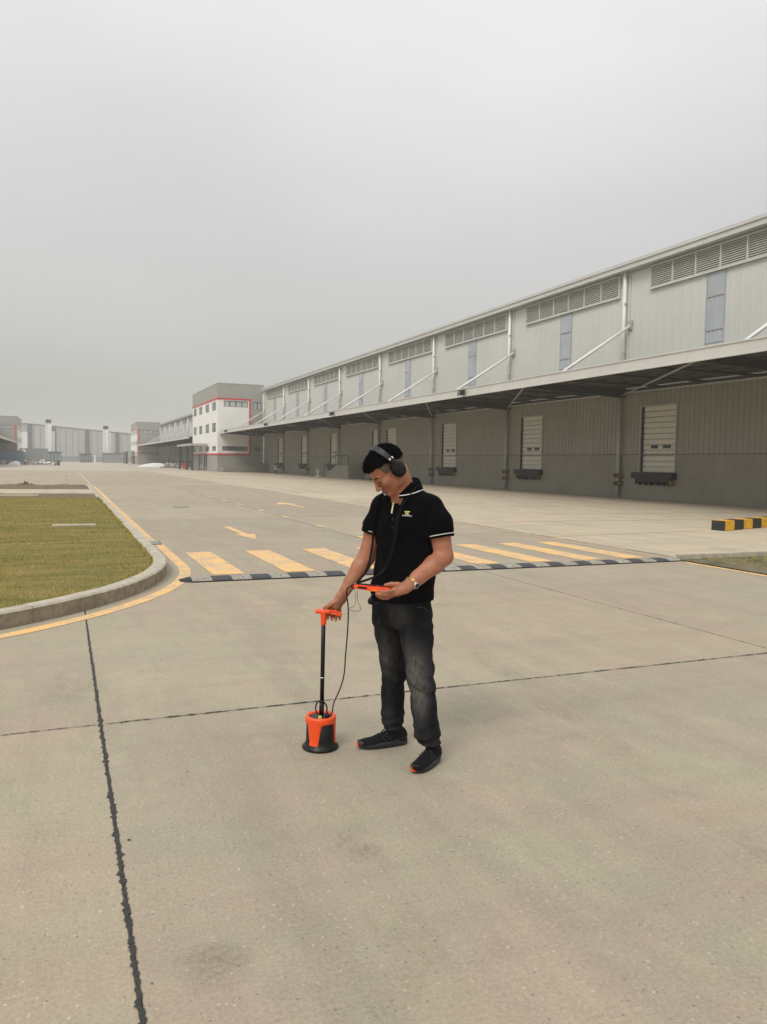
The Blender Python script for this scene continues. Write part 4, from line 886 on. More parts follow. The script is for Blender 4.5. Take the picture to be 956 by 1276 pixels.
M['wfab'] = simple('white_knit_edge', (0.74, 0.74, 0.72), 0.8, 0.05, 60)
M['gold'] = simple('gold_metal', (0.80, 0.56, 0.22), 0.25, 0.06, 60, metal=1.0)
M['chrome'] = simple('bright_metal', (0.7, 0.7, 0.7), 0.22, 0.05, 60, metal=1.0)
M['strap'] = simple('black_webbing', (0.005, 0.005, 0.0065), 0.85, 0.2, 120, bmp=0.4, spec=0.15)
M['logo_y'] = simple('yellow_embroidery', (0.62, 0.58, 0.10), 0.7, 0.05, 60)
M['cream'] = simple('cream_lining', (0.75, 0.70, 0.45), 0.7, 0.05, 60)

# ------------------------------------------------------------------ person. local frame: x = camera right, y = away, z up
fwd = Vector((math.sin(YAW), math.cos(YAW), 0)); rgt = Vector((math.cos(YAW), -math.sin(YAW), 0))
PO = fwd*4.23
per = thing('person', 'man in black polo shirt and washed black jeans looking down at a handheld unit', 'person', PO, -YAW)
FA = R_(40); face_v = np.array((-math.sin(FA), -math.cos(FA))); lat = np.array((math.cos(FA), -math.sin(FA)))
# joints
SH_L, EL_L, WR_L = (0.276, -0.115, 1.375), (0.322, -0.150, 1.130), (0.138, -0.265, 0.996)
SH_R, EL_R, WR_R = (-0.012, 0.125, 1.365), (-0.092, 0.135, 1.085), (-0.205, 0.090, 0.905)
HC = np.array((0.017, -0.10, 1.588)); HA, HB = R_(65), R_(44)
hh_ = np.array((-math.sin(HA), -math.cos(HA), 0)); zz_ = np.array((0, 0, 1.0))
hf = hh_*math.cos(HB)-zz_*math.sin(HB); hu = zz_*math.cos(HB)+hh_*math.sin(HB); hs = np.array((math.cos(HA), -math.sin(HA), 0))
HS = 1.01
def hp(f, s, u): return HC+HS*(hf*f+hs*s+hu*u)
HAX = [hf, hs, hu]
B = Field((-0.42, -0.42, 0.70), (0.46, 0.32, 1.74), 0.0032)
# torso and hips under the clothes, thighs
B.loft([(0.83, 0.10, 0.0, 0.13, 0.085), (0.95, 0.11, 0.0, 0.14, 0.10), (1.2, 0.13, 0.0, 0.15, 0.10), (1.38, 0.13, 0.0, 0.15, 0.08), (1.44, 0.13, 0.0, 0.09, 0.06)], lat, 0.02)
NB = np.array((0.115, -0.005, 1.44))
B.cone(NB, 0.068, hp(-0.035, 0, -0.05), 0.056, 0.03); B.cone(NB+np.array((-0.02, -0.03, -0.03)), 0.05, hp(0.02, 0, -0.085), 0.034, 0.025)
# head
B.ell(hp(-0.012, 0, 0.026), HS*np.array((0.098, 0.077, 0.094)), HAX, 0.02)
B.ell(hp(0.040, 0, 0.040), HS*np.array((0.054, 0.063, 0.055)), HAX, 0.02)
B.ell(hp(0.040, 0, -0.035), HS*np.array((0.054, 0.060, 0.072)), HAX, 0.02)
B.ell(hp(0.032, 0, -0.080), HS*np.array((0.050, 0.053, 0.038)), HAX, 0.02)
B.ell(hp(0.072, 0, -0.106), HS*np.array((0.022, 0.026, 0.020)), HAX, 0.02)
for q in (-1, 1):
    B.ell(hp(0.060, q*0.042, -0.032), HS*np.array((0.026, 0.022, 0.022)), HAX, 0.02)
    B.ell(hp(0.005, q*0.052, -0.07), HS*np.array((0.03, 0.013, 0.03)), HAX, 0.02)
    B.ell(hp(0.101, q*0.033, -0.006), HS*np.array((0.014, 0.019, 0.012)), HAX, 0.012, cut=True)
    B.ell(hp(0.079, q*0.033, -0.006), HS*np.array((0.0145, 0.017, 0.0125)), HAX, 0.004)
    B.cone(hp(0.092, q*0.012, 0.012), 0.0085, hp(0.078, q*0.047, 0.013), 0.0075, 0.012)
    B.ell(hp(0.000, q*0.080, -0.012), HS*np.array((0.018, 0.010, 0.030)), HAX, 0.008)
    B.ell(hp(0.102, q*0.013, -0.047), HS*np.array((0.0105, 0.0085, 0.008)), HAX, 0.005)
B.cone(hp(0.090, 0, 0.004), 0.0085, hp(0.113, 0, -0.041), 0.0115, 0.010)
B.ell(hp(0.115, 0, -0.044), HS*np.array((0.0105, 0.011, 0.009)), HAX, 0.006)
B.ell(hp(0.0925, 0, -0.070), HS*np.array((0.010, 0.024, 0.0065)), HAX, 0.005)
B.ell(hp(0.0895, 0, -0.082), HS*np.array((0.011, 0.020, 0.0075)), HAX, 0.005)
B.cone(hp(0.103, 0.022, -0.0755), 0.0015, hp(0.103, -0.022, -0.0755), 0.0015, 0.004, cut=True)
# arms
def lerp(a, b, t): return tuple(np.array(a)*(1-t)+np.array(b)*t)
B.chain([SH_L, lerp(SH_L, EL_L, 0.5), EL_L], [0.046, 0.056, 0.048], 0.015)
B.chain([EL_L, lerp(EL_L, WR_L, 0.3), lerp(EL_L, WR_L, 0.75), WR_L], [0.049, 0.0495, 0.038, 0.031], 0.015)
B.chain([SH_R, lerp(SH_R, EL_R, 0.5), EL_R], [0.046, 0.054, 0.048], 0.015)
B.chain([EL_R, lerp(EL_R, WR_R, 0.3), lerp(EL_R, WR_R, 0.75), WR_R], [0.048, 0.049, 0.039, 0.033], 0.015)
# left hand: palm up under the unit, thumb on its top, fingers beneath and round its front
B.chain([WR_L, (0.108, -0.286, 0.980), (0.070, -0.304, 0.966)], [0.031, 0.035, 0.032], 0.012, flat=((0.15, -0.35, 1), 0.72))
B.cone((0.095, -0.278, 0.972), 0.026, (0.066, -0.280, 0.958), 0.022, 0.012)
fl = [((0.066, -0.322, 0.977), (0.029, -0.340, 0.971), (0.004, -0.338, 0.968), (-0.014, -0.328, 0.971), 0.0092),
      ((0.060, -0.318, 0.962), (0.019, -0.338, 0.955), (-0.010, -0.334, 0.953), (-0.029, -0.322, 0.957), 0.0095),
      ((0.056, -0.308, 0.949), (0.019, -0.324, 0.940), (-0.009, -0.320, 0.939), (-0.025, -0.308, 0.944), 0.0092),
      ((0.054, -0.292, 0.942), (0.025, -0.304, 0.931), (0.004, -0.302, 0.930), (-0.010, -0.294, 0.934), 0.0082)]
for a, b, c_, d_, r_ in fl: B.chain([a, b, c_, d_], [r_*1.15, r_*1.06, r_, r_*0.86], 0.005)
B.chain([(0.106, -0.287, 0.990), (0.078, -0.300, 1.001), (0.046, -0.303, 1.003), (0.016, -0.300, 0.997)], [0.017, 0.0135, 0.0115, 0.009], 0.006)
# right hand: closed over the handle bar, fingers going down behind and under it, thumb along the top
B.chain([WR_R, (-0.232, 0.082, 0.858), (-0.252, 0.078, 0.822)], [0.032, 0.036, 0.032], 0.012, flat=((0.5, -0.75, -0.2), 0.70))
fr_ = [((-0.288, 0.078, 0.812), (-0.300, 0.088, 0.790), (-0.303, 0.088, 0.764), (-0.303, 0.074, 0.746), 0.0092),
       ((-0.272, 0.080, 0.806), (-0.280, 0.092, 0.783), (-0.281, 0.092, 0.756), (-0.280, 0.076, 0.739), 0.0096),
       ((-0.254, 0.080, 0.804), (-0.259, 0.092, 0.780), (-0.259, 0.090, 0.752), (-0.258, 0.075, 0.736), 0.0094),
       ((-0.236, 0.080, 0.808), (-0.238, 0.090, 0.784), (-0.237, 0.088, 0.758), (-0.236, 0.074, 0.742), 0.0086)]
for a, b, c_, d_, r_ in fr_: B.chain([a, b, c_, d_], [r_*1.15, r_*1.06, r_, r_*0.86], 0.005)
B.chain([(-0.250, 0.066, 0.848), (-0.280, 0.058, 0.832), (-0.304, 0.060, 0.816), (-0.322, 0.068, 0.806)], [0.018, 0.0135, 0.0115, 0.009], 0.006)
V, F = B.nets(); V = relax(V, F, 1, 0.5)
cen = V[F].mean(1); q = (cen-HC)/HS; qf, qs, qu = q@hf, q@hs, q@hu
mi = np.zeros(len(F), int); dn = np.random.default_rng(3).normal(0, 0.002, len(F))
mi[(qu > 0.0+0.10*qf-0.55*np.minimum(0, qf+0.01)+dn) & (qf < 0.045+0.25*qu+dn) & (np.abs(qs) > 0.045) & (qu < 0.12) & (cen[:, 2] > 1.45)] = 1
mi[(qf < -0.05) & (qu > -0.04) & (cen[:, 2] > 1.50)] = 1
mi[(qf > 0.092) & (np.abs(qs) < 0.0225) & (qu < -0.0635) & (qu > -0.0885)] = 2
body = mesh_obj('body', V, F, [M['skin'], M['fade'], M['lip']], per, mi); body.modifiers.clear()
# lowered lids, brows
for q in (-1, 1):
    mb = MB().tube([tuple(hp(0.0945-0.006*abs(u)**2, q*(0.033+0.0135*u), -0.0125-0.0015*u*u)) for u in np.linspace(-1, 1, 9)], [0.0008, 0.0013, 0.0016, 0.0018, 0.0018, 0.0018, 0.0016, 0.0013, 0.0008], 6); mb.build('eyelash', M['hair'], body, smooth=True)
    mb = MB().tube([tuple(hp(0.1005-0.0135*((u+1)/2)**1.6, q*(0.015+0.018*(u+1)), 0.0145+0.003*math.sin((u+1)*1.6))) for u in np.linspace(-1, 1, 9)], [0.002, 0.0034, 0.0038, 0.0038, 0.0036, 0.0033, 0.003, 0.0024, 0.001], 6); mb.build('eyebrow', M['hair'], body, smooth=True)
# hair
Hh = Field(tuple(HC-0.17), tuple(HC+0.17), 0.003)
Hh.ell(hp(-0.010, 0, 0.034), HS*np.array((0.105, 0.082, 0.091)), HAX, 0.0); Hh.ell(hp(0.046, 0, 0.066), HS*np.array((0.054, 0.060, 0.044)), HAX, 0.02)
sl, X, Y, Z = Hh.sub(Hh.lo, Hh.lo+Hh.h*Hh.n); X, Y, Z = [(a-b)/HS for a, b in zip((X, Y, Z), HC)]
qf, qs, qu = [X*a[0]+Y*a[1]+Z*a[2] for a in HAX]
nn = 0.003*np.sin(90*qs+30*qf)+0.002*np.sin(140*qf+60*qs+1)+0.002*np.sin(310*qs-90*qf)
edge = np.where(qf > 0.02, 0.050+0.18*(qf-0.02), 0.050-0.40*(0.02-qf))+nn-0.004*np.clip(1-np.abs(qs)/0.05, 0, 1)
Hh.f[sl] = np.maximum(Hh.f[sl], (edge-qu)*0.9*HS); Hh.f[sl] += 0.0007*np.sin(420*qs+60*qf)+0.0005*np.sin(610*qs-80*qf+50*qu)
V, F = Hh.nets(); hair = mesh_obj('hair', V, F, M['hair'], body)
pick = rng.choice(len(V), 9000); mb_v = np.zeros((9000*3, 3)); nrm = V[pick]-hp(-0.01, 0, 0.0); nrm /= np.linalg.norm(nrm, axis=1)[:, None]
dirs = nrm*0.75+rng.normal(0, 0.30, (9000, 3))+hf*0.55; dirs /= np.linalg.norm(dirs, axis=1)[:, None]; side = np.cross(dirs, rng.normal(0, 1, (9000, 3))); side /= np.linalg.norm(side, axis=1)[:, None]
ln = rng.uniform(0.005, 0.015, 9000)[:, None]; mb_v[0::3] = V[pick]+side*0.0016; mb_v[1::3] = V[pick]-side*0.0016; mb_v[2::3] = V[pick]+dirs*ln
mesh_obj('hair_strands', mb_v, np.arange(9000*3).reshape(-1, 3), M['hair'], body)['kind'] = 'stuff'

# polo shirt
S = Field((-0.20, -0.36, 0.80), (0.50, 0.36, 1.58), 0.004)
trs = [(0.850, 0.108, 0.0, 0.176, 0.128), (0.90, 0.108, 0.0, 0.182, 0.135), (0.96, 0.112, 0.0, 0.186, 0.138), (1.02, 0.117, -0.002, 0.182, 0.128), (1.10, 0.130, 0.0, 0.184, 0.122), (1.20, 0.135, 0.0, 0.190, 0.124), (1.29, 0.133, 0.0, 0.188, 0.122), (1.36, 0.132, 0.0, 0.180, 0.108), (1.41, 0.130, 0.0, 0.150, 0.088), (1.455, 0.125, 0.0, 0.10, 0.070), (1.48, 0.120, 0.0, 0.075, 0.062)]
S.loft(trs, lat, 0.0, p=2.2)
T_ = Field((-0.20, -0.36, 0.80), (0.50, 0.36, 1.58), 0.004)
T_.chain([(0.150, -0.01, 1.435), (0.245, -0.095, 1.380), lerp(SH_L, EL_L, 0.30), lerp(SH_L, EL_L, 0.60)], [0.060, 0.068, 0.071, 0.072], 0.035)
T_.chain([(0.105, 0.02, 1.430), (0.008, 0.115, 1.368), lerp(SH_R, EL_R, 0.35), lerp(SH_R, EL_R, 0.50)], [0.062, 0.073, 0.068, 0.068], 0.035)
# open sleeve ends
def sleeve_cut(a, b, t, rad):
    d = np.array(b)-np.array(a); d /= np.linalg.norm(d); c_ = np.array(lerp(a, b, t))
    sl, X, Y, Z = T_.sub(c_-0.13, c_+0.13); w_ = (X-c_[0])*d[0]+(Y-c_[1])*d[1]+(Z-c_[2])*d[2]; rr = np.sqrt(np.maximum(0, (X-c_[0])**2+(Y-c_[1])**2+(Z-c_[2])**2-w_**2))
    T_.f[sl] = np.where(rr < 0.092, np.maximum(T_.f[sl], w_), T_.f[sl]); T_.f[sl] = np.maximum(T_.f[sl], -np.maximum(rr-rad, -w_-0.035))
    return c_, d
cL, dL = sleeve_cut(SH_L, EL_L, 0.58, 0.0645); cR, dR = sleeve_cut(SH_R, EL_R, 0.50, 0.0605)
S.union(tuple(slice(0, n) for n in S.n), T_.f, 0.030)
# soft folds
sl, X, Y, Z = S.sub(S.lo, S.lo+S.h*S.n); u = X*lat[0]+Y*lat[1]; v = -(X*face_v[0]+Y*face_v[1])
S.f[sl] += -0.006*(1-np.abs(np.sin(15*Z+13*u+0.8*np.sin(11*u))))**5*np.clip((1.16-Z)*5, 0, 1)-0.005*(1-np.abs(np.sin(13*Z-17*u+0.9*np.sin(9*Z))))**5*np.clip((Z-1.05)*5, 0, 1)*np.clip((1.40-Z)*8, 0, 1)
S.f[sl] += 0.0035*np.sin(46*Z+26*u+2.0*np.sin(17*u+3))*np.clip((1.12-Z)*6, 0, 1)+0.0028*np.sin(38*Z-44*u+1.7*np.sin(21*Z))*np.clip((Z-1.0)*4, 0, 1)*np.clip((1.42-Z)*8, 0, 1)+0.0022*np.sin(70*u+14*Z)*np.clip((Z-0.83)*5, 0, 1)*np.clip((1.2-Z)*4, 0, 1)
S.plane_cut((0, 0, 0.868), (0.05, 0.0, -1.0))
V, F = S.nets(); V = relax(V, F, 1, 0.5); shirt = mesh_obj('polo_shirt', V, F, M['polo'], per)
SV = V
def sleeve_ring(c_, d, rad, off, mat, name, wd):
    d = Vector(d); u_ = d.orthogonal().normalized(); v_ = d.cross(u_); mb = MB(); n_ = 40; pr_ = [(rad-0.002, off-wd/2), (rad+0.0025, off-wd/2), (rad+0.0025, off+wd/2), (rad-0.002, off+wd/2)]
    for k in range(n_):
        a = 2*math.pi*k/n_
        for (r_, o_) in pr_: mb.v.append(tuple(Vector(c_)+(u_*math.cos(a)+v_*math.sin(a))*r_+d*o_))
    for k in range(n_):
        for j in range(4): mb.f.append((k*4+j, k*4+(j+1) % 4, ((k+1) % n_)*4+(j+1) % 4, ((k+1) % n_)*4+j)); mb.mi.append(0)
    return mb.build(name, mat, shirt, smooth=True)
sleeve_ring(cL, dL, 0.0718, -0.004, M['polo'], 'cuff', 0.020); sleeve_ring(cL, dL, 0.0728, -0.009, M['wfab'], 'cuff_stripe', 0.0038)
sleeve_ring(cR, dR, 0.0690, -0.004, M['polo'], 'cuff', 0.020); sleeve_ring(cR, dR, 0.0700, -0.009, M['wfab'], 'cuff_stripe', 0.0038)
# collar: band standing round the neck, folded down and open at the throat
cc = np.array((0.108, -0.004)); f3 = np.array((*face_v, 0)); l3 = np.array((*lat, 0))
def collar_pt(a, r_, z): # a measured from the throat, positive to his left
    d_ = f3*math.cos(a)*1.0+l3*math.sin(a)*1.06; return np.array((cc[0], cc[1], z))+d_*r_
def collar_strip(name, rows, mat, a0, a1, n_=44):
    mb = MB(); k = len(rows)
    for i in range(n_+1):
        a = a0+(a1-a0)*i/n_; fr = math.cos(a)
        for (r_, z, lift) in rows: mb.v.append(tuple(collar_pt(a, r_, z-0.030*max(0, fr)**1.0+0.012*max(0, -fr)+lift)))
    for i in range(n_):
        for j in range(k-1): q = i*k+j; mb.f.append((q, q+1, q+k+1, q+k)); mb.mi.append(0)
    return mb.build(name, mat, shirt, smooth=True)
col_rows = [(0.074, 1.455, 0), (0.071, 1.495, 0), (0.073, 1.524, 0), (0.079, 1.529, 0), (0.086, 1.518, 0), (0.096, 1.490, 0), (0.106, 1.466, 0), (0.102, 1.458, 0)]
collar_strip('collar', col_rows, M['polo'], R_(24), R_(336))
collar_strip('collar_stripe', [(0.1036, 1.4745, 0), (0.1056, 1.4702, 0)], M['wfab'], R_(24), R_(336))
# placket, buttons, lining
def chest(u, z, off=0.004):
    """point on the shirt front at lateral u"""
    Zs = [r[0] for r in trs]; g_ = lambda i: float(np.interp(z, Zs, [r[i] for r in trs])); a, b = g_(3), g_(4); vv = b*(max(0, 1-abs(u/a)**2.2))**(1/2.2)+off
    return (g_(1)+lat[0]*u+face_v[0]*vv, g_(2)+lat[1]*u+face_v[1]*vv, z)
def patch(name, u0, u1, z0, z1, mat, off=0.006, nu=6, nz_=10, slant=0.0):
    mb = MB()
    for j in range(nz_+1):
        for i in range(nu+1): z = z0+(z1-z0)*j/nz_; mb.v.append(chest(u0+(u1-u0)*i/nu+slant*(z-z0), z, off+0.002*math.sin(math.pi*i/nu)))
    for j in range(nz_):
        for i in range(nu): q = j*(nu+1)+i; mb.f.append((q, q+1, q+nu+2, q+nu+1)); mb.mi.append(0)
    return mb.build(name, mat, shirt, smooth=True)
patch('placket', -0.018, 0.018, 1.24, 1.435, M['polo'], 0.007)
patch('placket_lining', -0.020, -0.010, 1.350, 1.430, M['cream'], 0.0105, slant=-0.05)
for z in (1.275, 1.32): o = MB().lathe([(0, 0.0015), (0.0045, 0.001), (0.005, -0.002)], 12).build('button', M['blackp2'], shirt); o.location = chest(0.0, z, 0.011); o.rotation_euler = (R_(90), 0, -FA)
# chest emblem and the line of lettering below it
def chest_poly(name, pts, mat, off=0.0075):
    c0 = MB(); c0.add([chest(u, z, off) for u, z in pts], [tuple(range(len(pts)))]); return c0.build(name, mat, shirt)
U0, Z0 = 0.062, 1.345
chest_poly('chest_emblem', [(U0, Z0+0.020), (U0+0.034, Z0+0.020), (U0+0.031, Z0+0.0155), (U0+0.004, Z0+0.0155)], M['logo_y'])
chest_poly('chest_emblem', [(U0+0.022, Z0+0.0150), (U0+0.029, Z0+0.0150), (U0+0.012, Z0+0.0035), (U0+0.003, Z0+0.0035)], M['logo_y'])
chest_poly('chest_emblem', [(U0+0.006, Z0+0.0150), (U0+0.012, Z0+0.0150), (U0+0.019, Z0+0.0095), (U0+0.014, Z0+0.0068)], M['logo_y'])
chest_poly('chest_emblem', [(U0+0.020, Z0+0.0085), (U0+0.034, Z0+0.0020), (U0+0.017, Z0+0.0020)], M['wfab'])
x = U0-0.008
for wl in (0.004, 0.004, 0.004, 0.004, 0.003, 0.004, 0.004, 0.003, 0.004, 0.004, 0.004):
    chest_poly('chest_lettering', [(x, Z0-0.0010-0.18*(x-U0)*0.2), (x+wl, Z0-0.0010-0.18*(x-U0)*0.2), (x+wl, Z0-0.0048-0.18*(x-U0)*0.2), (x, Z0-0.0048-0.18*(x-U0)*0.2)], M['wfab']); x += wl+0.0011

# jeans
J = Field((-0.16, -0.30, 0.04), (0.42, 0.36, 0.93), 0.004)
J.loft([(0.74, 0.106, 0.005, 0.150, 0.118), (0.80, 0.106, 0.0, 0.168, 0.125), (0.86, 0.106, 0.0, 0.168, 0.122), (0.915, 0.108, 0.0, 0.165, 0.118)], lat, 0.0, p=2.4)
LH, LK, LA = (0.178, -0.062, 0.78), (0.214, -0.112, 0.46), (0.264, -0.105, 0.125)
RH, RK, RA = (0.034, 0.062, 0.78), (0.072, 0.095, 0.45), (0.068, 0.155, 0.135)
J.chain([LH, lerp(LH, LK, 0.35), lerp(LH, LK, 0.8), LK, lerp(LK, LA, 0.45), lerp(LK, LA, 0.85), LA], [0.092, 0.084, 0.072, 0.069, 0.067, 0.066, 0.064], 0.02)
J.chain([RH, lerp(RH, RK, 0.35), lerp(RH, RK, 0.8), RK, lerp(RK, RA, 0.45), lerp(RK, RA, 0.85), RA], [0.092, 0.082, 0.068, 0.066, 0.064, 0.063, 0.060], 0.02)
sl, X, Y, Z = J.sub(J.lo, J.lo+J.h*J.n)
knee = np.exp(-((Z-0.44)/0.09)**2); hem = np.clip((0.26-Z)*7, 0, 1); crot = np.exp(-((Z-0.76)/0.07)**2)
J.f[sl] += 0.0055*hem*np.sin(105*Z+9*X+16*Y+2.2*np.sin(24*X+19*Y))+0.0040*knee*np.sin(80*Z+38*X-22*Y+1.5*np.sin(30*Y))+0.0030*crot*np.sin(60*Z-44*X+30*Y)+0.0026*np.sin(31*Z+27*X+12*Y+2*np.sin(13*Z))+0.0018*np.sin(52*X-47*Y+17*Z)
cr = lambda ph: (1-np.abs(np.sin(ph)))**4
J.f[sl] += -0.0050*hem*cr(52*Z+11*X+9*Y+1.2*np.sin(31*X+3))-0.0045*knee*cr(34*Z+22*X-14*Y+0.9*np.sin(26*Y+1))-0.0035*crot*cr(26*Z-30*X+22*Y)-0.0028*cr(17*Z+19*X+15*Y+1.4*np.sin(9*Z))*np.clip(Z*4-0.6, 0, 1)
J.plane_cut((0, 0, 0.905), (0, 0, 1))
sl, X, Y, Z = J.sub(J.lo, J.lo+J.h*J.n); near_l = (X*0.75-Y) > 0.105
J.f[sl] = np.maximum(J.f[sl], np.where(near_l, 0.118-Z+0.12*(Y+0.1), 0.092-Z-0.10*(X-0.07)))
V, F = J.nets(); V = relax(V, F, 1, 0.4); jeans = mesh_obj('jeans', V, F, M['denim'], per)
def blob(c_, r_): return np.exp(-(((V-np.array(c_))/np.array(r_))**2).sum(1))
wash = 0.80*blob(lerp(LH, LK, 0.82)+np.array((-0.035, -0.06, 0)), (0.06, 0.06, 0.12))+0.55*blob(lerp(LK, LA, 0.3)+np.array((-0.025, -0.07, 0)), (0.05, 0.05, 0.10))+0.42*blob(lerp(RH, RK, 0.7)+np.array((-0.04, -0.06, 0)), (0.045, 0.06, 0.13))+0.30*blob((0.10, -0.13, 0.80), (0.06, 0.06, 0.05))
att = jeans.data.attributes.new('wash', 'FLOAT', 'POINT'); att.data.foreach_set('value', np.clip(wash, 0, 1).astype(np.float32))
# fly, pocket seams, belt-line stitching
for pts in ([(0.185, -0.172, 0.862), (0.225, -0.160, 0.855), (0.262, -0.125, 0.815)], [(0.02, -0.075, 0.862), (-0.015, -0.05, 0.85), (-0.045, 0.0, 0.81)]):
    MB().tube(spline(pts, 5), 0.0022, 6).build('pocket_seam', M['blackp2'], jeans, smooth=True)

# shoes
def shoe(heel, toe, ank, lab_toe):
    heel, toe = np.array((*heel, 0.0)), np.array((*toe, 0.0)); d = (toe-heel); L = np.linalg.norm(d); d /= L; sd_ = np.array((-d[1], d[0], 0)); up_ = np.array((0, 0, 1.0))
    W = lambda f, s_, z: heel+d*f*L+sd_*s_+up_*z
    lo = np.minimum(heel, toe)-0.09; hi = np.maximum(heel, toe)+0.09; lo[2] = -0.01; hi[2] = 0.17
    A = Field(lo, hi, 0.003); ax = [d, sd_, up_]
    A.ell(W(0.13, 0, 0.050), (0.042, 0.034, 0.050), ax, 0.0); A.ell(W(0.40, 0, 0.040), (0.085, 0.037, 0.036), ax, 0.025); A.ell(W(0.70, 0.003, 0.033), (0.078, 0.042, 0.027), ax, 0.025); A.ell(W(0.88, 0.004, 0.031), (0.036, 0.033, 0.021), ax, 0.015)
    A.cone(W(0.15, 0, 0.07), 0.032, (ank[0], ank[1], 0.13), 0.036, 0.02); A.cone(W(0.26, 0, 0.082), 0.026, W(0.60, 0, 0.048), 0.018, 0.02)
    A.plane_cut((0, 0, 0.018), (0, 0, -1)); A.plane_cut((0, 0, 0.135), (0, 0, 1))
    V, F = A.nets(); sh = mesh_obj('shoe', relax(V, F, 1), F, M['shoe'], per)
    mb = MB(); out_ = []
    for k in range(40):
        a = 2*math.pi*k/40; f_ = 0.5-0.5*math.cos(a); sgn = 1 if math.sin(a) > 0 else -1
        w_ = (0.036+0.010*min(1, f_*1.5))*abs(math.sin(a))**0.6; out_.append((f_*1.02-0.01, w_*sgn))
    for z, sc_ in ((0.002, 0.94), (0.010, 1.05), (0.026, 1.06), (0.036, 0.97)):
        for (f_, s_) in out_: rise = 0.012*max(0, f_-0.8)/0.2; mb.v.append(tuple(W(0.5+(f_-0.5)*(0.99 if sc_ < 1 else 1.015), s_*sc_, z+rise+0.006*(f_ < 0.2)*(z > 0.02))))
    for r_ in range(3):
        for k in range(40): mb.f.append((r_*40+k, r_*40+(k+1) % 40, (r_+1)*40+(k+1) % 40, (r_+1)*40+k)); mb.mi.append(0)
    mb.f += [tuple(range(40))[::-1], tuple(range(120, 160))]; mb.mi += [0, 0]; mb.build('sole', M['sole'], sh, smooth=True)
    tp = MB(); 
    for i in range(7):
        a = (i-3)/3*0.5
        for (f_, z) in ((1.006, 0.016), (1.010, 0.027), (1.004, 0.036), (0.985, 0.043)): tp.v.append(tuple(W(f_+0.022-0.16*(1-math.cos(a)), 0.034*math.sin(a)-0.003, z)))
    for i in range(6):
        for j in range(3): q = i*4+j; tp.f.append((q, q+4, q+5, q+1)); tp.mi.append(0)
    tp.build('toe_patch', M['orange'], sh, smooth=True)
    for f_ in (0.42, 0.50, 0.58): MB().tube([tuple(W(f_+0.02, -0.028, 0.075-(f_-0.4)*0.12)), tuple(W(f_, 0, 0.098-(f_-0.4)*0.14)), tuple(W(f_+0.02, 0.028, 0.075-(f_-0.4)*0.12))], 0.003, 6).build('lace', M['blackp2'], sh)
    MB().tube([tuple(W(0.30, -0.018, 0.118)), tuple(W(0.40, -0.012, 0.104)), tuple(W(0.52, -0.008, 0.083))], 0.0035, 6).build('tongue_trim', M['blackp2'], sh)
    for q_ in (-1, 1):                                              # side overlays and heel counter
        MB().tube([tuple(W(0.36, q_*0.0385, 0.046)), tuple(W(0.44, q_*0.036, 0.062)), tuple(W(0.50, q_*0.030, 0.074))], 0.0032, 6).build('side_stripe', M['blackp2'], sh)
        MB().tube([tuple(W(0.46, q_*0.0415, 0.044)), tuple(W(0.53, q_*0.038, 0.058)), tuple(W(0.57, q_*0.032, 0.067))], 0.0032, 6).build('side_stripe', M['blackp2'], sh)
        MB().tube(spline([tuple(W(-0.012, q_*0.004, 0.058)), tuple(W(0.06, q_*0.033, 0.052)), tuple(W(0.22, q_*0.040, 0.044)), tuple(W(0.34, q_*0.0415, 0.036))], 4), 0.003, 6).build('heel_trim', M['blackp2'], sh)
    MB().tube([tuple(W(0.5+0.515*math.cos(a), (0.0465 if math.cos(a) > 0 else 0.040)*math.sin(a), 0.0215+0.010*max(0, 0.5+0.5*math.cos(a)-0.8)/0.2)) for a in np.linspace(0, 2*math.pi, 41)], 0.0016, 5, caps=False).build('sole_line', M['blackp'], sh)
    return sh
shoe((0.318, -0.060), (0.180, -0.262), (0.264, -0.105), '')
shoe((0.152, 0.180), (-0.122, 0.085), (0.068, 0.155), '')

# ------------------------------------------------------------------ worn and held things (same local frame as the person)
def ptool(name, label, cat): return thing(name, label, cat, PO, -YAW)
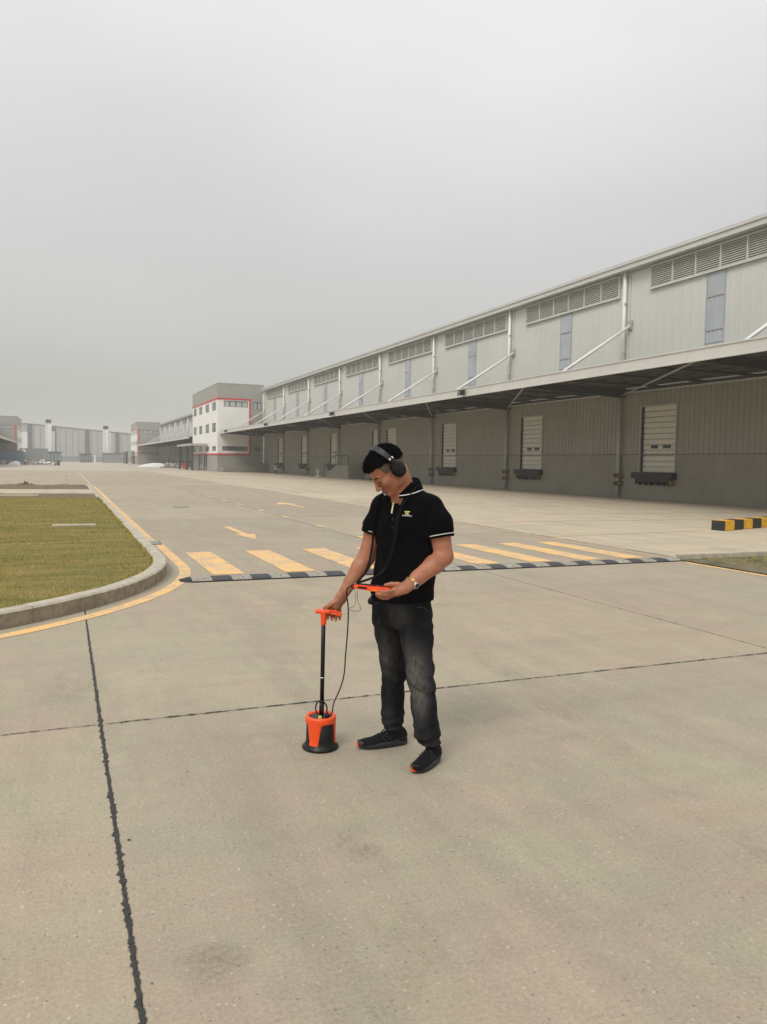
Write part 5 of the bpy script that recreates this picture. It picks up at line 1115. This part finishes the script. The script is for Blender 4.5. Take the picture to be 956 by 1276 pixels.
# headphones
hd = ptool('headphones', 'black over-ear headphones worn over the man\'s short hair', 'headphones')
mb = MB(); n_ = 28; rows = []
for i in range(n_+1):
    a = math.pi*i/n_; cen_ = hp(-0.016+0.004*math.sin(a), 0.093*math.cos(a), 0.018+0.114*math.sin(a)); nr = hs*math.cos(a)+hu*math.sin(a); wd = 0.012+0.006*math.sin(a)
    for (o_, w_) in ((-0.004, -wd), (0.006, -wd*0.9), (0.006, wd*0.9), (-0.004, wd)): mb.v.append(tuple(cen_+nr*o_+hf*w_))
for i in range(n_):
    for j in range(4): mb.f.append((i*4+j, (i+1)*4+j, (i+1)*4+(j+1) % 4, i*4+(j+1) % 4)); mb.mi.append(0)
mb.build('headband', M['blackp2'], hd, smooth=False)
for q in (-1, 1):
    E_ = Field(tuple(hp(0, q*0.095, -0.005)-0.09), tuple(hp(0, q*0.095, -0.005)+0.09), 0.003)
    E_.ell(hp(-0.018, q*0.092, -0.010), (0.038, 0.014, 0.050), HAX, 0.0); E_.ell(hp(-0.018, q*0.104, -0.010), (0.034, 0.015, 0.046), HAX, 0.008); E_.cone(hp(-0.018, q*0.102, 0.025), 0.011, hp(-0.016, q*0.100, 0.055), 0.010, 0.012)
    V, F = E_.nets(); ec_ = mesh_obj('ear_cup', V, F, M['blackp'], hd)
    MB().tube([tuple(hp(-0.014+0.030*math.cos(a), q*0.088, -0.010+0.043*math.sin(a))) for a in np.linspace(0, 2*math.pi, 25)], 0.009, 8, caps=False).build('cushion', M['strap'], ec_, smooth=True)
    MB().tube([tuple(hp(-0.028, q*0.1015, 0.056)), tuple(hp(-0.004, q*0.1015, 0.058))], 0.0065, 8).build('slider_accent', M['white'], ec_, smooth=True)
# watch
wt = ptool('wristwatch', 'gold bracelet watch on the wrist holding the handheld unit', 'watch')
wc = np.array(lerp(EL_L, WR_L, 0.93)); wd_ = Vector(np.array(WR_L)-np.array(EL_L)).normalized(); wu = wd_.orthogonal().normalized(); wv = wd_.cross(wu)
link = MB().box(-0.0062, 0.0062, -0.008, 0.008, 0, 0.004).mesh('link', M['gold'])
for k in range(14):
    a = 2*math.pi*k/14; nr = wu*math.cos(a)+wv*math.sin(a); tg = wd_.cross(nr); o = inst(link, 'link', wt)
    o.matrix_local = Matrix.Translation(Vector(wc)+nr*0.0325) @ Matrix((tg, wd_, nr)).transposed().to_4x4()
nr = Vector((0.25, -0.8, -0.45)).normalized(); nr = (nr-wd_*nr.dot(wd_)).normalized(); tg = wd_.cross(nr)
for (nm, r_, z0, z1, mt) in (('case', 0.018, 0.001, 0.010, 'chrome'), ('dial', 0.0145, 0.0101, 0.0108, 'blackp2')):
    o = MB().lathe([(0, z0), (r_, z0), (r_, z1*0.8), (r_*0.93, z1), (0, z1)], 24).build(nm, M[mt], wt, smooth=False); o.matrix_local = Matrix.Translation(Vector(wc)+nr*0.0325) @ Matrix((tg, wd_, nr)).transposed().to_4x4()
# ground sensor with pole and handle
gs = thing('ground_microphone', 'orange and black leak detector sensor with pole and handle standing on the concrete', 'detector', PO+rgt*(-0.338)+fwd*0.10, -YAW)
MB().lathe([(0, 0.002), (0.102, 0.002), (0.104, 0.008), (0.100, 0.016), (0.090, 0.026), (0.0835, 0.036), (0.082, 0.06), (0.080, 0.165), (0.0, 0.166)], 48).build('housing', M['blackp'], gs, smooth=True)
MB().lathe([(0.0805, 0.150), (0.0855, 0.152), (0.0875, 0.160), (0.0875, 0.178), (0.084, 0.187), (0.072, 0.188), (0.066, 0.184), (0.064, 0.172)], 48).build('rim', M['orange'], gs, smooth=True)
MB().lathe([(0.0, 0.181), (0.058, 0.180), (0.0655, 0.1765), (0.066, 0.168)], 40).build('top_plate', M['blackp2'], gs, smooth=True)
for ca in (-114, 6, 126):
    mb = MB(); n_, k_ = 10, 10
    for j in range(k_+1):
        u = j/k_; z = 0.158-0.124*u; hw = R_(32-13*u) if u > 0.12 else R_(32+24*(1-u/0.12)**1.6); rad = 0.0865-0.001*u+0.004*max(0, u-0.85)/0.15
        for i in range(n_+1): a = R_(ca)+hw*(2*i/n_-1); mb.v.append(((rad-(0.004 if i in (0, n_) else 0))*math.cos(a), (rad-(0.004 if i in (0, n_) else 0))*math.sin(a), z))
    for j in range(k_):
        for i in range(n_): q = j*(n_+1)+i; mb.f.append((q, q+n_+1, q+n_+2, q+1)); mb.mi.append(0)
    mb.build('side_panel', M['orange'], gs, smooth=True)
MB().tube([(0.003, 0, 0.178), (0.006, 0, 0.27)], 0.0140, 14).build('pole_socket', M['blackp'], gs, smooth=True)
MB().tube([(0.006, 0, 0.27), (0.013, -0.035, 0.745)], 0.0120, 14).build('pole', M['blackp'], gs, smooth=True)
MB().tube([(0.0080, -0.0098, 0.403), (0.0081, -0.0103, 0.409)], 0.0127, 14).build('pole_ring', M['chrome'], gs, smooth=True)
hn = Field((-0.08, -0.12, 0.68), (0.17, 0.06, 0.84), 0.0025)
hx = (0.013, -0.036)
hn.cone((*hx, 0.722), 0.0165, (*hx, 0.775), 0.0165, 0.0); hn.cone((hx[0]-0.030, hx[1], 0.786), 0.013, (hx[0]+0.03, hx[1]-0.004, 0.786), 0.0125, 0.006)
hn.chain([(hx[0]+0.03, hx[1]-0.004, 0.792), (hx[0]+0.070, hx[1]-0.006, 0.790), (hx[0]+0.096, hx[1]-0.006, 0.776)], [0.0065, 0.006, 0.006], 0.004)
hn.chain([(hx[0]+0.03, hx[1]-0.004, 0.779), (hx[0]+0.070, hx[1]-0.006, 0.774), (hx[0]+0.096, hx[1]-0.006, 0.764)], [0.0065, 0.006, 0.006], 0.004); hn.cone((hx[0]+0.096, hx[1]-0.006, 0.777), 0.006, (hx[0]+0.096, hx[1]-0.006, 0.762), 0.006, 0.003)
V, F = hn.nets(); mesh_obj('handle', V, F, M['orange'], gs)
MB().tube([(hx[0]-0.046, hx[1], 0.786), (hx[0]-0.040, hx[1], 0.786)], 0.0115, 14).build('end_button', M['orange2'], gs)
MB().lathe([(0, 0.010), (0.009, 0.009), (0.011, 0.0), (0.011, -0.006)], 16).build('bubble_level', M['logo_y'], gs).location = (0.0, -0.045, 0.186)
MB().tube([(0.040, -0.028, 0.182), (0.036, -0.022, 0.200)], 0.014, 14).build('plug', M['blackp'], gs, smooth=True)
MB().tube(spline([(0.036, -0.022, 0.200), (0.034, -0.02, 0.245), (0.010, -0.02, 0.272), (-0.020, -0.014, 0.262), (-0.028, -0.01, 0.225), (-0.018, -0.006, 0.193)], 6), 0.0042, 8).build('coiled_lead', M['blackp'], gs, smooth=True)
# handheld unit
hu_ = ptool('handheld_unit', 'orange handheld control unit held in the man\'s palm', 'controller')
ax_ = np.array((0.985, -0.155, -0.045)); ax_ /= np.linalg.norm(ax_); up_ = np.array((-0.03, 0.08, 1.0)); up_ -= ax_*(up_@ax_); up_ /= np.linalg.norm(up_); dp = np.cross(up_, ax_)
UC = np.array((-0.052, -0.268, 0.974))
def U_(a, b, c_): return UC+ax_*a+dp*b+up_*c_
Um = Matrix(((ax_[0], dp[0], up_[0], UC[0]), (ax_[1], dp[1], up_[1], UC[1]), (ax_[2], dp[2], up_[2], UC[2]), (0, 0, 0, 1)))
def ub(mb, name, mat, parent=None, bevel=0, **k): o = mb.build(name, M[mat], parent or hu_, bevel=bevel, **k); o.matrix_local = Um; return o
ub(MB().add([(-0.092,-0.048,-0.004),(0.10,-0.048,-0.016),(0.10,0.048,-0.016),(-0.092,0.048,-0.004),(-0.092,-0.048,0.016),(0.10,-0.048,0.014),(0.10,0.048,0.014),(-0.092,0.048,0.016)], [(3,2,1,0),(4,5,6,7),(0,1,5,4),(1,2,6,5),(2,3,7,6),(3,0,4,7)]), 'shell', 'orange', bevel=0.006)
ub(MB().box(-0.066, -0.018, -0.0515, -0.047, 0.000, 0.010), 'side_slot', 'blackp', bevel=0.002)
ub(MB().box(0.000, 0.05, -0.0508, -0.047, -0.010, 0.004), 'side_grip', 'orange2', bevel=0.0015)
ub(MB().box(-0.075, 0.020, -0.034, 0.034, 0.0155, 0.0185), 'screen', 'blackp'); ub(MB().box(0.030, 0.085, -0.030, 0.030, 0.014, 0.0185), 'keypad', 'blackp2', bevel=0.002)
ub(MB().tube([(-0.106, -0.02, 0.006), (-0.092, -0.02, 0.006)], 0.009, 12), 'connector', 'blackp', smooth=True); ub(MB().tube([(-0.104, 0.02, 0.006), (-0.092, 0.02, 0.006)], 0.007, 12), 'connector', 'blackp', smooth=True)
# cables and strap
gl = Vector((-0.338, 0.10, 0.0))
cb = MB().tube(spline([U_(-0.104, -0.02, 0.006), U_(-0.128, -0.022, -0.02), (-0.178, -0.16, 0.84), (-0.184, -0.09, 0.70), (-0.196, -0.03, 0.56), (-0.204, 0.01, 0.45), (-0.226, 0.04, 0.36), (-0.262, 0.06, 0.27), (-0.272, 0.075, 0.21), (-0.290, 0.082, 0.184)], 8), 0.0036, 8).build('sensor_cable', M['blackp'], smooth=True)
cb.location = PO; cb.rotation_euler[2] = -YAW; cb['label'] = 'thick black cable hanging from the handheld unit to the ground sensor'; cb['category'] = 'cable'
cb = MB().tube(spline([U_(-0.098, 0.02, 0.0), (-0.137, -0.25, 0.92), (-0.140, -0.25, 0.885), (-0.168, -0.24, 0.862), (-0.150, -0.25, 0.853), (-0.118, -0.25, 0.853), (-0.112, -0.25, 0.872), (-0.128, -0.25, 0.915), U_(-0.07, -0.03, -0.01)], 8), 0.0012, 6).build('thin_lead', M['blackp'], smooth=True)
cb.location = PO; cb.rotation_euler[2] = -YAW; cb['label'] = 'thin dark lead looping below the handheld unit'; cb['category'] = 'cable'
st = ptool('neck_strap', 'black webbing strap from the man\'s neck down to the handheld unit', 'strap')
def webbing(pts, wdir, wd, name):
    pts = spline(pts, 6); mb = MB(); w_ = Vector(wdir).normalized()
    for i, q in enumerate(pts):
        d = (pts[min(i+1, len(pts)-1)]-pts[max(0, i-1)]).normalized(); n2 = d.cross(w_).normalized(); w2 = n2.cross(d)
        for a, b in ((-1, -1), (1, -1), (1, 1), (-1, 1)): mb.v.append(tuple(q+w2*a*wd/2+n2*b*0.0014))
    for i in range(len(pts)-1):
        for j in range(4): mb.f.append((i*4+j, i*4+(j+1) % 4, (i+1)*4+(j+1) % 4, (i+1)*4+j)); mb.mi.append(0)
    mb.build(name, M['strap'], st, smooth=False)
webbing([tuple(collar_pt(R_(150), 0.084, 1.515)), tuple(collar_pt(R_(95), 0.084, 1.505)), tuple(collar_pt(R_(60), 0.098, 1.470)), chest(0.045, 1.40, 0.012), chest(0.028, 1.30, 0.011), chest(0.012, 1.18, 0.012), chest(-0.02, 1.07, 0.016), (-0.03, -0.20, 1.03), tuple(U_(-0.085, 0.03, 0.018))], (1, -0.4, 0.1), 0.020, 'webbing')
webbing([tuple(collar_pt(R_(-150), 0.084, 1.515)), tuple(collar_pt(R_(-95), 0.086, 1.500)), tuple(collar_pt(R_(-70), 0.115, 1.452)), (-0.030, 0.02, 1.40), (-0.052, 0.03, 1.28), (-0.058, -0.01, 1.17), (-0.080, -0.13, 1.06), tuple(U_(-0.085, 0.0, 0.018))], (0.5, 0.5, 0.3), 0.012, 'webbing')
MB().tube([tuple(U_(-0.087, 0.035, 0.018)), tuple(U_(-0.087, -0.01, 0.020))], 0.003, 8).build('clip', M['chrome'], st)
bp = ptool('belt_clip', 'small black clip hanging at the man\'s belt below the unit', 'clip')
Fp = Field((-0.11, -0.14, 0.83), (-0.02, -0.04, 0.93), 0.003); Fp.ell((-0.062, -0.088, 0.876), (0.016, 0.014, 0.020), None, 0); Fp.cone((-0.062, -0.088, 0.89), 0.006, (-0.052, -0.07, 0.908), 0.006, 0.004); V, F = Fp.nets(); mesh_obj('body', V, F, M['blackp'], bp)
